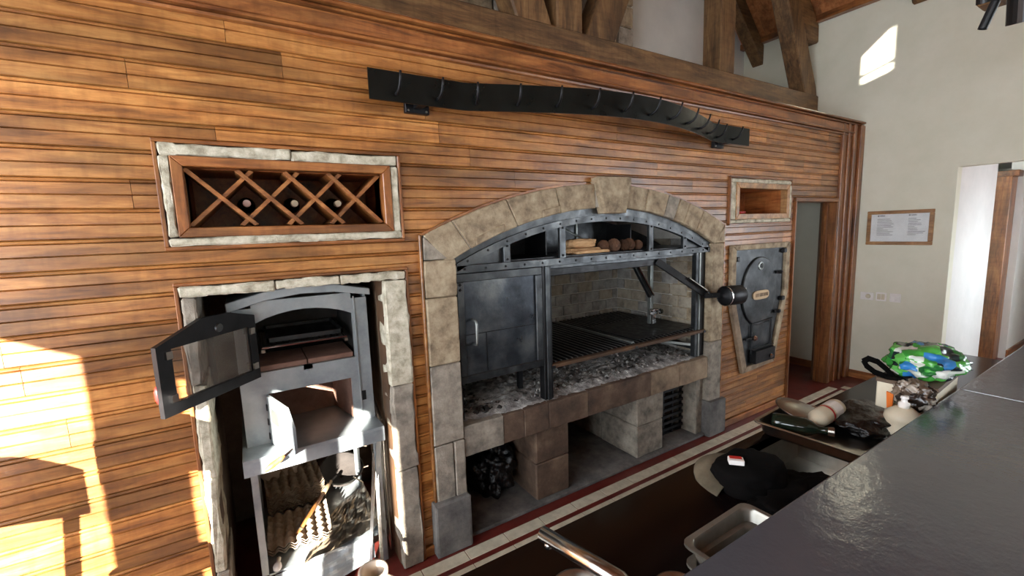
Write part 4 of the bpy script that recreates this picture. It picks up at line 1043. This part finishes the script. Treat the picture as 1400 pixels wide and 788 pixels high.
for nm, x, y, z, n, rz in spots:
    for i in range(n):
        o = et if k == 0 else et.copy()
        if k: col.objects.link(o)
        o.location = (x+random.uniform(-0.003, 0.003), y+random.uniform(-0.003, 0.003), z + i*0.012); o.rotation_euler = (0, 0, rz+random.uniform(-0.01, 0.01))
        top = i == n-1
        if nm == 'rear': lab = 'topmost cardboard egg tray of the tall stack at the back' if top else 'cardboard egg tray inside the tall stack below the oven'
        else: lab = 'topmost cardboard egg tray of the low stack with a wooden handle across' if top else 'cardboard egg tray under another in the low front stack'
        tag(o, lab, 'egg tray', 'egg trays in the tall stack' if nm == 'rear' else 'egg trays in the low stack'); k += 1
# ---- sieve pan, wooden handled peel, crumpled sheets, lattice
wk = thing('sieve_pan', 'black round wire sieve pan tilted behind the egg trays', 'pan', (0.42, 0.66, 0.26))
wc = Vector((0.40, 0.70, 0.285)); wax = Vector((0.05, -0.35, 0.93)).normalized()
MB().lathe([(0.01, -0.085), (0.07, -0.075), (0.11, -0.045), (0.13, 0.0), (0.127, 0.0), (0.107, -0.042), (0.068, -0.07), (0.01, -0.08)], wc, wax, 28, caps=False).build('bowl', 'sooty', wk, smooth=True)
MB().lathe([(0.128, -0.004), (0.134, -0.004), (0.134, 0.004), (0.128, 0.004)], wc, wax, 28, caps=False).build('rim', 'steel', wk)
MB().tube([wc+Vector((0.05, -0.10, -0.03)), wc+Vector((0.1, -0.12, -0.075))], 0.005, 6).build('foot', 'steel', wk)
pe = thing('oven_scraper', 'wooden-handled iron scraper leaning across the front egg tray', 'scraper', (0.2, 0.4, 0.25))
pa, pb = Vector((0.098, 0.262, 0.225)), Vector((0.318, 0.60, 0.27))
MB().tube([pa, pa.lerp(pb, 0.75)], [0.011, 0.012], 10).build('handle', 'turned', pe, smooth=True)
MB().tube([pa.lerp(pb, 0.75), pb], [0.014, 0.012], 10).build('ferrule', 'brass', pe, smooth=True)
MB().tube([pb, pb+Vector((0.05, 0.12, -0.04))], 0.006, 8).build('shaft', 'ironb', pe)
def sheet(name, label, pts, amp, seed, mat='chrome', nx=22, ny=16):
    p00, p10, p11, p01 = [Vector(p) for p in pts]; vs = []; fs = []
    for j in range(ny+1):
        for i in range(nx+1):
            u, v = i/nx, j/ny; p = p00*(1-u)*(1-v)+p10*u*(1-v)+p11*u*v+p01*(1-u)*v
            e = 0.05*nz.noise(Vector((u*6, v*5, seed)))
            p = p + Vector((e*0.25, e*0.3, amp*abs(nz.noise(Vector((u*3, v*3, seed+5))))+amp*0.4*nz.noise(Vector((u*9, v*9, seed)))))
            vs.append(p)
    for j in range(ny):
        for i in range(nx):
            k = j*(nx+1)+i; fs.append((k, k+1, k+nx+2, k+nx+1))
    o = MB().add(vs, fs).build(name, mat, None); tag(o, label, 'sheet')
    md = o.modifiers.new('thickness', 'SOLIDIFY'); md.thickness = 0.0015
    return o
sheet('foil_sheet', 'crumpled bright foil sheet on the shelf beside the egg trays', [(0.10, 0.06, 0.19), (0.50, 0.12, 0.20), (0.50, 0.55, 0.21), (0.30, 0.42, 0.19)], 0.02, 2.0, 'steel')
sheet('metal_sheet', 'flat grey metal sheet in front of the shelf under the oven', [(-0.02, -0.01, 0.03), (0.44, 0.08, 0.06), (0.44, 0.10, 0.175), (-0.02, 0.095, 0.165)], 0.01, 7.0, 'stove')
pt = thing('tongs', 'pair of bright steel tongs leaning against the lower shelf', 'tongs', (0.47, 0.1, 0.02))
MB().beam((0.405, 0.05, 0.02), (0.485, 0.12, 0.62), 0.018, 0.006).build('arm', 'chrome', pt); MB().beam((0.465, 0.05, 0.02), (0.490, 0.12, 0.62), 0.018, 0.006).build('arm', 'chrome', pt)
MB().tube([(0.478, 0.12, 0.625), (0.498, 0.12, 0.625)], 0.012, 8).build('pivot', 'chrome', pt)
lt = thing('lattice_grate', 'steel lattice grate standing against the right cheek of the recess', 'grate', (0.57, 0.3, 0.02))
def lp(u, z): return Vector((0.525+0.075*u+0.012, 0.13+0.55*u, z))
for a, b_ in (((0, 0.03), (0, 0.78)), ((1, 0.03), (1, 0.78)), ((0, 0.03), (1, 0.03)), ((0, 0.78), (1, 0.78))): MB().tube([lp(*a), lp(*b_)], 0.006, 6).build('frame_rod', 'steel', lt)
for i in range(-7, 9):
    u0, z0 = i/8, 0.03; u1, z1 = u0+0.75, 0.78
    def cl_(u0, z0, u1, z1):
        t0, t1 = 0.0, 1.0
        for s, e in ((u0, u1),):
            if e != s:
                ta, tb = (0-s)/(e-s), (1-s)/(e-s); lo, hi = min(ta, tb), max(ta, tb); t0 = max(t0, lo); t1 = min(t1, hi)
        return (t0, t1)
    for (a, b2) in ((u0, u1), (u1, u0)):
        t0, t1 = cl_(a, z0, b2, z1)
        if t1-t0 > 0.05: MB().beam(lp(a+(b2-a)*t0, z0+(z1-z0)*t0), lp(a+(b2-a)*t1, z0+(z1-z0)*t1), 0.010, 0.004, (1, 0, 0)).build('lattice_bar', 'steel', lt)
pl_ = thing('dinner_plate', 'pale round plate leaning behind the egg tray stack', 'plate', (0.05, 0.75, 0.3))
MB().lathe([(0.06, 0), (0.075, 0.004), (0.12, 0.018), (0.12, 0.021), (0.07, 0.008), (0.0, 0.006)], (0.06, 0.83, 0.36), Vector((0.15, -0.75, 0.5)), 28, caps=False).build('plate_body', 'ceramic', pl_, smooth=True)
fb = thing('white_bulb', 'small white bulb-shaped object lying at the foot of the front egg tray', 'bulb', (0.0, 0.08, 0.18))
MB().lathe([(0.006, 0), (0.016, 0.008), (0.020, 0.022), (0.016, 0.036), (0.010, 0.044), (0.010, 0.07)], (-0.012, 0.085, 0.19), Vector((0.2, 0.9, 0.2)), 14).build('body', 'white', fb, smooth=True)
jg = thing('stoneware_jug', 'beige stoneware jug with dark inside on the floor before the oven', 'jug', (0.36, -0.27, 0))
o = MB().lathe([(0.05, 0.0), (0.085, 0.005), (0.095, 0.08), (0.085, 0.15), (0.066, 0.19), (0.060, 0.235), (0.066, 0.27), (0.064, 0.285), (0.050, 0.285), (0.046, 0.24), (0.055, 0.18), (0.07, 0.12), (0.06, 0.03), (0.0, 0.02)], (0.352, -0.285, 0.0), (0.0, 0, 1), 28, caps=False).build('body', 'ceramic', jg, smooth=True)
MB().lathe([(0.047, 0.0), (0.0, 0.0)], (0.352, -0.285, 0.20), (0, 0, 1), 20, caps=False).build('content', 'darkwood', jg)  # brown disc added across the neck to imitate the dark, brown inside
o = MB().tube([(0.40, -0.33, 0.26), (0.44, -0.37, 0.25), (0.455, -0.385, 0.20), (0.44, -0.36, 0.13)], 0.011, 8).build('handle', 'ceramic', jg, smooth=True)
# unseen stools left of the recess: one guessed from shadows, one added for shade
def stool(x, y, rz, label):
    t = thing('bar_stool', label, 'stool', (x, y, 0), 'bar stools by the wood wall')
    t.rotation_euler = (0, 0, rz)
    def P(o): o.matrix_parent_inverse = Matrix(); return o
    P(MB().lathe([(0.0, 0), (0.19, 0), (0.20, 0.015), (0.19, 0.04), (0.0, 0.045)], (0, 0, 0.70), (0, 0, 1), 24).build('seat', 'trimx', t, smooth=False))
    for sx in (-1, 1):
        for sy in (-1, 1): P(MB().beam((sx*0.19, sy*0.19, 0), (sx*0.12, sy*0.12, 0.70), 0.035, 0.035).build('leg', 'trimz', t))
    for sx in (-1, 1): P(MB().beam((sx*0.165, -0.165, 0.25), (sx*0.165, 0.165, 0.25), 0.02, 0.03).build('stretcher', 'trimx', t))
    for sy in (-1, 1): P(MB().beam((-0.16, sy*0.16, 0.33), (0.16, sy*0.16, 0.33), 0.02, 0.03).build('stretcher', 'trimx', t))
    for sx in (-1, 1): P(MB().beam((sx*0.13, 0.15, 0.72), (sx*0.15, 0.21, 1.12), 0.03, 0.03).build('back_post', 'trimz', t))
    vs = []; n = 10
    poly = [(-0.19+0.38*i/n, 1.22+0.08*math.sin(math.pi*i/n)) for i in range(n+1)] + [(0.19, 1.05), (-0.19, 1.05)]
    P(MB().prism(poly, 0.20, 0.225).build('backrest', 'trimx', t))
    return t
stool(-1.42, -1.10, R(-40), 'wooden bar stool farther from the oven along the sunlit wood wall')
stool(-0.86, -0.98, R(-32), 'wooden bar stool standing beside the other one, closer to the oven')

# ================================================================== RIGHT WALL THINGS
pc = thing('certificate_frame', 'wooden framed printed certificate hanging on the cream right wall', 'picture frame', (XR, -0.385, 1.48))
def wr_box(y0, y1, z0, z1, d0, d1): return MB().box(XR-d1, XR-d0, y0, y1, z0, z1)
PY0, PY1, PZ0, PZ1 = -0.652, -0.125, 1.475, 1.822
for q in ((PY0, PY1, PZ1-0.034, PZ1), (PY0, PY1, PZ0, PZ0+0.034)): wr_box(*q, 0, 0.024).build('frame_rail', 'goldwood', pc, bevel=0.004)
for q in ((PY0, PY0+0.034, PZ0+0.034, PZ1-0.034), (PY1-0.034, PY1, PZ0+0.034, PZ1-0.034)): wr_box(*q, 0, 0.024).build('frame_stile', 'goldwood', pc, bevel=0.004)
sheet_ = wr_box(PY0+0.03, PY1-0.03, PZ0+0.03, PZ1-0.03, 0.002, 0.010).build('certificate', 'paper', pc)
tx = MB(); random.seed(5)
for cc, w0 in ((-0.19, 0.15), (-0.44, 0.15)):
    tx.box(XR-0.0108, XR-0.010, cc-0.035, cc-0.02, 1.765, 1.777); tx.box(XR-0.0108, XR-0.010, cc-0.08, cc-0.04, 1.767, 1.775)
    for i in range(11):
        z = 1.735-i*0.016; l = random.uniform(0.05, 0.14); tx.box(XR-0.0108, XR-0.010, cc-0.02-l, cc-0.02, z, z+0.0045)
tx.build('print', 'ink', sheet_)
wr_box(PY0+0.03, PY1-0.03, PZ0+0.03, PZ1-0.03, 0.014, 0.016).build('glazing', 'picglass', pc)
for k, (yc, lab) in enumerate(((-0.165, 'white wall socket plate with round knob next to the corner casing'), (-0.288, 'plain white double switch plate between the two other plates'), (-0.405, 'plain white switch plate next to the passage doorway'))):
    s = thing('switch_plate', lab, 'switch', (XR, yc, 0.88), 'white switch plates')
    wd_ = 0.058 if k == 0 else 0.045
    wr_box(yc-wd_, yc+wd_, 0.885, 0.965 if k == 0 else 0.975, 0, 0.010).build('plate', 'white', s, bevel=0.003)
    if k == 0: MB().lathe([(0.024, 0), (0.02, 0.012)], (XR-0.010, yc-0.012, 0.925), (-1, 0, 0), 16).build('knob', 'cream', s)
    else:
        for dy in (-0.017, 0.017): wr_box(yc+dy-0.015, yc+dy+0.015, 0.90, 0.96, 0.010, 0.014).build('rocker', 'cream' if k == 1 else 'white', s, bevel=0.002)
# dark shelf with boxes in the passage
shf = thing('storage_shelf', 'dark storage shelf seen through the passage doorway', 'shelf', (7.4, -0.3, 0))
for x in (7.02, 7.60): MB().box(x-0.02, x, -0.55, 0.0, 0, 2.1).build('side', 'darkwood', shf)
MB().box(7.0, 7.6, -0.02, 0.0, 0, 2.1).build('back', 'darkwood', shf)
for z in (0.08, 0.55, 1.0, 1.35, 1.75, 2.08): MB().box(7.0, 7.58, -0.55, -0.02, z, z+0.02).build('board', 'darkwood', shf)
for (z, h, mt_, lab) in ((1.02, 0.22, 'cream', 'cream box on the passage shelf above the dark gap'), (1.37, 0.28, 'white', 'white box on the passage shelf above the cream one'), (1.77, 0.15, 'red', 'red carton on the upper board of the passage shelf')):
    o = thing('carton', lab, 'box', (7.35, -0.4, z), 'boxes on the passage shelf'); MB().box(7.2, 7.55, -0.53, -0.2, z, z+h).build('carton_body', mt_, o, bevel=0.005); MB().box(7.19, 7.56, -0.54, -0.19, z+h-0.03, z+h+0.005).build('lid', mt_, o, bevel=0.003)

# ================================================================== BAR AND WORKTOP
BZ = 1.06; BY = -1.62
bar_ = thing('bar_counter', 'long bar with dark grey polished top beside the worktop', 'counter', (1.5, -2.0, 0))
MB().box(0.15, 2.394, -2.42, BY, BZ-0.04, BZ).build('top_slab', 'bar', bar_, bevel=0.004, seg=2)
MB().box(2.398, 4.3, -2.42, BY, BZ-0.04, BZ).build('top_slab', 'bar', bar_, bevel=0.004, seg=2)
MB().box(0.25, 4.2, -2.25, BY-0.09, 0, BZ-0.04).build('bar_body', 'barside', bar_)
wt = thing('worktop', 'dark polished worktop with sink behind the bar', 'worktop', (2, -1.45, 0))
WY0, WY1, WX0, WX1 = -1.705, -1.2, 0.25, 3.72
SX0, SX1, SY0, SY1 = 1.33, 1.95, -1.60, -1.245
wm = MB(); wm.box(WX0, SX0, WY0, WY1, 0.862, 0.90); wm.box(SX1, WX1, WY0, WY1, 0.862, 0.90); wm.box(SX0, SX1, WY0, SY0, 0.862, 0.90); wm.box(SX0, SX1, SY1, WY1, 0.862, 0.90)
wm.build('slab', 'granite', wt)
sk = MB(); sk.box(SX0-0.004, SX0, SY0, SY1, 0.74, 0.897); sk.box(SX1, SX1+0.004, SY0, SY1, 0.74, 0.897); sk.box(SX0, SX1, SY0-0.004, SY0, 0.74, 0.897); sk.box(SX0, SX1, SY1, SY1+0.004, 0.74, 0.897); sk.box(SX0, SX1, SY0, SY1, 0.735, 0.742)
sk.build('sink_basin', 'steel', wt)
MB().lathe([(0.035, 0), (0.03, 0.004), (0.012, 0.001)], (1.75, -1.45, 0.742), (0, 0, 1), 18).build('drain', 'chrome', wt)
MB().box(WX0+0.02, WX1-0.02, -1.70, -1.25, 0.0, 0.73).build('base_panel', 'barside', wt)
MB().box(SX1+0.02, WX1-0.02, -1.70, -1.25, 0.73, 0.862).build('base_panel', 'barside', wt)
MB().box(WX0+0.02, SX0-0.02, -1.70, -1.25, 0.73, 0.862).build('base_panel', 'barside', wt)
# tap
tp = thing('kitchen_tap', 'chrome tap with long straight spout over the worktop', 'tap', (0.58, -1.59, 0.9))
MB().tube([(0.585, -1.585, 0.90), (0.585, -1.585, 1.0), (0.584, -1.58, 1.035), (0.578, -1.555, 1.050), (0.527, -1.356, 1.052)], [0.019, 0.019, 0.0185, 0.018, 0.0165], 16).build('spout', 'chrome', tp, smooth=True)
MB().lathe([(0.008, 0), (0.010, -0.012), (0.008, -0.018)], (0.533, -1.372, 1.040), (0, 0, 1), 12).build('aerator', 'chrome', tp, smooth=True)
MB().lathe([(0.026, 0), (0.024, 0.02), (0.018, 0.025)], (0.585, -1.585, 0.90), (0, 0, 1), 16).build('base_ring', 'chrome', tp)
for (x, y, r, h, lab) in ((0.565, -1.44, 0.060, 0.047, 'round steel bowl under the tap spout'), (0.755, -1.555, 0.05, 0.04, 'small steel bowl on the worktop beside the steel pans')):
    b = thing('mixing_bowl', lab, 'bowl', (x, y, 0.9)); 
    MB().lathe([(r*0.55, 0), (r*0.85, h*0.4), (r, h), (r*1.06, h), (r*1.06, h+0.003), (r*0.97, h+0.003), (r*0.82, h*0.45), (r*0.5, 0.006), (0, 0.006)], (x, y, 0.90), (0, 0, 1), 30, caps=False).build('bowl_body', 'steel', b, smooth=True)
# gastronorm pans
def gnpan(name, label, x0, x1, y0, y1, zt, dep, rz, c):
    t = thing(name, label, 'pan', (0, 0, 0), 'steel pans beside the bar')
    mb = MB(); lip = 0.012; q = 0.012
    def ring(i, z): return [(x0+i, y0+i, z), (x1-i, y0+i, z), (x1-i, y1-i, z), (x0+i, y1-i, z)]
    def rr(i, z, r=0.025, n=4):
        out = []
        for (cx, cy, a0) in ((x1-i-r, y1-i-r, 0), (x0+i+r, y1-i-r, 90), (x0+i+r, y0+i+r, 180), (x1-i-r, y0+i+r, 270)):
            for k in range(n+1):
                a = R(a0+90*k/n); out.append((cx+r*math.cos(a), cy+r*math.sin(a), z))
        return out
    rings = [rr(0, zt-0.005), rr(0, zt), rr(0.012, zt), rr(0.016, zt-0.006), rr(0.022, zt-dep+0.012), rr(0.030, zt-dep+0.002), rr(0.040, zt-dep+0.002)]
    n = len(rings[0]); vs = [p for r_ in rings for p in r_]; fs = []
    for i in range(len(rings)-1):
        for k in range(n): fs.append((i*n+k, i*n+(k+1) % n, (i+1)*n+(k+1) % n, (i+1)*n+k))
    fs.append(tuple((len(rings)-1)*n+k for k in range(n)))
    mb.add(vs, fs); o = mb.build('pan_body', 'steel' if name == 'roasting_tray' else 'panmat', t); smooth_angle(o, 50)
    md = o.modifiers.new('t', 'SOLIDIFY'); md.thickness = 0.0015; md.offset = 0
    for v in o.data.vertices:
        p = Vector((v.co.x-c[0], v.co.y-c[1])); ca, sa = math.cos(rz), math.sin(rz); v.co.x = c[0]+p.x*ca-p.y*sa; v.co.y = c[1]+p.x*sa+p.y*ca
    t.location = (0, 0, 0); return t
gnpan('steel_pan', 'shallow rectangular steel pan nested on another by the bar edge', 0.815, 1.085, -1.695, -1.510, 1.005, 0.085, 0.02, (0.95, -1.6))
gnpan('steel_pan', 'lower rectangular steel pan showing its corner under the other', 0.80, 1.065, -1.70, -1.530, 0.972, 0.07, 0.0, (0.95, -1.6))
gnpan('roasting_tray', 'large shallow steel roasting tray laid across the sink', 1.70, 2.04, -1.66, -1.185, 0.955, 0.053, 0.06, (1.75, -1.4))
# cap, cigarette packet, cloth
hc = thing('cloth_cap', 'black cloth cap with olive visor lying beside the sink', 'cap', (1.3, -1.34, 0.9))
blob('crown', 'cloth', hc, (1.335, -1.385, 0.935), (0.115, 0.105, 0.068), 0.16, 1.8, 3, 4, flat=0.902)
vs = []; fs = []; n = 14
for i in range(n+1):
    a = R(10 + 165*i/n)
    for k, (rr_, zz) in enumerate(((0.085, 0.925), (0.13, 0.935), (0.165, 0.912), (0.172, 0.904))):
        vs.append((1.335+rr_*math.cos(a)*0.88, -1.375+rr_*math.sin(a)*0.98, zz+0.012*math.cos(2*math.pi*i/n)*(-1)))
for i in range(n):
    for k in range(3): fs.append((i*4+k, i*4+k+1, i*4+k+5, i*4+k+4))
o = MB().add(vs, fs).build('visor', 'olive', hc, smooth=True); md = o.modifiers.new('t', 'SOLIDIFY'); md.thickness = 0.004
cl_t = thing('black_cloth', 'crumpled black cloth spread beside the cap along the bar edge', 'cloth', (1.35, -1.5, 0.9))
blob('cloth_body', 'cloth', cl_t, (1.36, -1.50, 0.915), (0.17, 0.09, 0.03), 0.4, 2.2, 6, 4, flat=0.901)
cg = thing('cigarette_packet', 'small red and white packet lying on the black cap', 'packet', (1.30, -1.375, 1.0))
def rotbox(mb, c, hx, hy, z0, z1, a):
    ca, sa = math.cos(a), math.sin(a)
    pts = [(c[0]+x*ca-y*sa, c[1]+x*sa+y*ca) for x, y in ((-hx, -hy), (hx, -hy), (hx, hy), (-hx, hy))]
    return mb.add([(x, y, z0) for x, y in pts]+[(x, y, z1) for x, y in pts], [(3,2,1,0),(4,5,6,7),(0,1,5,4),(1,2,6,5),(2,3,7,6),(3,0,4,7)])
rotbox(MB(), (1.272, -1.372), 0.014, 0.022, 0.990, 1.006, 0.75).build('packet_body', 'white', cg, bevel=0.001)
rotbox(MB(), (1.277, -1.367), 0.0085, 0.018, 1.005, 1.0066, 0.75).build('red_panel', 'red', cg)
# things in the roasting tray
gb = thing('glass_bottle', 'dark green glass bottle lying in the roasting tray', 'bottle', (1.82, -1.28, 0.9))
MB().lathe([(0.012, 0), (0.034, 0.004), (0.037, 0.02), (0.037, 0.11), (0.028, 0.135), (0.014, 0.155), (0.013, 0.185), (0.016, 0.187), (0.016, 0.20), (0.0, 0.20)], (1.765, -1.225, 0.945), Vector((0.35, -0.9, 0.03)), 20).build('bottle_body', 'bottleg', gb, smooth=True)
MB().lathe([(0.0165, 0.186), (0.0165, 0.206), (0.0, 0.207)], (1.765, -1.225, 0.945), Vector((0.35, -0.9, 0.03)), 14, caps=False).build('bottle_cap', 'steel', gb)
sb = thing('detergent_bottle', 'cream plastic bottle with red band lying in the roasting tray', 'bottle', (1.95, -1.33, 0.91))
s0 = (2.055, -1.338, 0.972); sd_ = (Vector((1.72, -1.338, 0.955)) - Vector(s0)).normalized()
MB().lathe([(0.0, 0), (0.03, 0.001), (0.035, 0.006), (0.036, 0.012), (0.036, 0.16), (0.034, 0.175), (0.016, 0.205), (0.014, 0.212), (0.014, 0.235), (0.0, 0.235)], s0, sd_, 22).build('bottle_body', 'cream', sb, smooth=True)
MB().lathe([(0.0366, 0.10), (0.0366, 0.112)], s0, sd_, 22, caps=False).build('red_band', 'red', sb)
MB().lathe([(0.0365, 0.03), (0.0365, 0.09)], s0, sd_, 22, caps=False).build('label', 'white', sb)
ld = thing('pot_lid', 'round steel pot lid resting on the far rim of the roasting tray', 'lid', (1.95, -1.24, 0.93))
MB().lathe([(0.0, 0.018), (0.05, 0.014), (0.09, 0.003), (0.10, 0.0), (0.10, -0.004), (0.088, -0.001), (0.0, 0.012)], (1.93, -1.262, 0.962), Vector((0.1, -0.25, 1)), 28, caps=False).build('lid_body', 'steel', ld, smooth=True)
bb = thing('black_bag', 'black plastic bag spread flat between the roasting tray and the pale box', 'bag', (2.0, -1.45, 0.9))
blob('bag_body', 'blackp', bb, (2.11, -1.43, 0.938), (0.17, 0.13, 0.048), 0.22, 1.6, 9, 5, flat=0.903)
# pale box with bags on it
bxp = thing('storage_box', 'cream box with brown top standing on the worktop', 'box', (2.33, -1.53, 0.9))
rotbox(MB(), (2.33, -1.51), 0.155, 0.092, 0.90, 1.09, 0.05).build('box_body', 'cream', bxp, bevel=0.004)
rotbox(MB(), (2.33, -1.51), 0.158, 0.095, 1.085, 1.102, 0.05).build('box_lid', 'card', bxp, bevel=0.003)
pb_ = thing('printed_bag', 'crumpled green, blue and white printed plastic bag on the cream box', 'bag', (2.35, -1.55, 1.1))
blob('bag_body', 'printbag', pb_, (2.34, -1.525, 1.165), (0.15, 0.115, 0.07), 0.24, 1.9, 4, 5, flat=1.102)
cb = thing('clear_bag', 'brownish crumpled plastic bag hanging over the front of the cream box', 'bag', (2.18, -1.6, 1.1))
blob('bag_body', 'clearbag', cb, (2.165, -1.545, 1.062), (0.035, 0.062, 0.06), 0.3, 2.6, 8, 5)
st = thing('black_strap', 'black webbing loop sticking out over the edge of the cream box', 'strap', (2.1, -1.45, 1.1))
spth = [(2.196, -1.482, 1.105), (2.162, -1.459, 1.115), (2.123, -1.433, 1.134), (2.098, -1.414, 1.159), (2.09, -1.405, 1.18), (2.108, -1.415, 1.189), (2.137, -1.435, 1.175), (2.164, -1.457, 1.144), (2.186, -1.475, 1.111)]
o = MB()
for p, q in zip(spth[:-1], spth[1:]): o.beam(Vector(p)-(Vector(q)-Vector(p))*0.15, Vector(q)+(Vector(q)-Vector(p))*0.15, 0.022, 0.004, (0.3, 1.0, -0.3))
o.build('strap_loop', 'cloth', st)
MB().beam((2.155, -1.452, 1.115), (2.20, -1.50, 1.108), 0.035, 0.012).build('strap_end', 'cloth', st)
og = MB(); og.add([(2.150, -1.468, 1.06), (2.146, -1.492, 1.055), (2.143, -1.492, 0.985), (2.150, -1.474, 0.975), (2.143, -1.468, 1.06), (2.139, -1.492, 1.055), (2.136, -1.492, 0.985), (2.143, -1.474, 0.975)], [(0,1,2,3),(7,6,5,4),(0,4,5,1),(1,5,6,2),(2,6,7,3),(3,7,4,0)])
o = og.build('orange_tag', 'orange', None, bevel=0.001); tag(o, 'orange plastic strip hanging on the side of the cream box', 'strip')
db = thing('soap_bottle', 'cream squeeze bottle with narrow cap standing before the pale box', 'bottle', (2.06, -1.565, 0.9))
MB().lathe([(0.052, 0), (0.058, 0.006), (0.058, 0.055), (0.048, 0.072), (0.058, 0.092), (0.055, 0.112), (0.028, 0.134), (0.018, 0.136)], (2.075, -1.545, 0.90), (0, 0, 1), 26).build('bottle_body', 'cream', db, smooth=True)
MB().lathe([(0.018, 0), (0.018, 0.018), (0.010, 0.022), (0.009, 0.034), (0.013, 0.036), (0.012, 0.044), (0.0, 0.045)], (2.075, -1.545, 1.035), (0, 0, 1), 16).build('cap', 'white', db, smooth=True)

# ================================================================== SPOT LAMPS
def cam_at(px, py, dist):
    d = (r2*(px-700) + d2*(py-394) + fwd*F).normalized(); return CAM + d*dist
lbm = thing('lamp_beam', 'brown wooden beam end carrying the black spot lamps over the bar', 'beam', (1.95, -1.7, 2.4))
bp0 = cam_at(1353, 9, 3.0)
MB().box(bp0.x-0.05, bp0.x+0.05, -6.4, bp0.y+0.03, bp0.z, bp0.z+0.16).build('beam_timber', 'beamx', lbm, bevel=0.006)
MB().box(bp0.x-0.01, bp0.x+0.02, -2.4, -2.37, bp0.z+0.15, EZ+(XR-bp0.x)+0.0).build('hanger_rod', 'ironb', lbm)
MB().box(bp0.x-0.01, bp0.x+0.02, -5.4, -5.37, bp0.z+0.15, EZ+(XR-bp0.x)+0.0).build('hanger_rod', 'ironb', lbm)
def spot(pa, pb, r, label):
    t = thing('spot_lamp', label, 'lamp', tuple(pa), 'black spot lamps over the bar'); d = (pb-pa); L = d.length
    MB().lathe([(r*0.9, 0), (r, 0.004), (r, L), (r*0.92, L), (r*0.88, L-0.03), (0.0, L-0.04)], pa, d.normalized(), 24, caps=False).build('lamp_shade', 'shadebl', t, smooth=False)
    MB().tube([pa, pa-d.normalized()*0.03], r*0.5, 10).build('lamp_cap', 'shadebl', t)
    return t
a = cam_at(1410, -60, 2.25); b_ = cam_at(1404, 28, 2.25); spot(a, b_, 0.045, 'large black cylindrical spot lamp pointing straight down')
a = cam_at(1362, 0, 2.3); b_ = cam_at(1343, 40, 2.28); spot(a, b_, 0.0125, 'slim black spot lamp tilted towards the corner')
a = cam_at(1350, -70, 2.4); b_ = cam_at(1346, 4, 2.4); spot(a, b_, 0.021, 'black spot lamp hanging behind the slim tilted one')
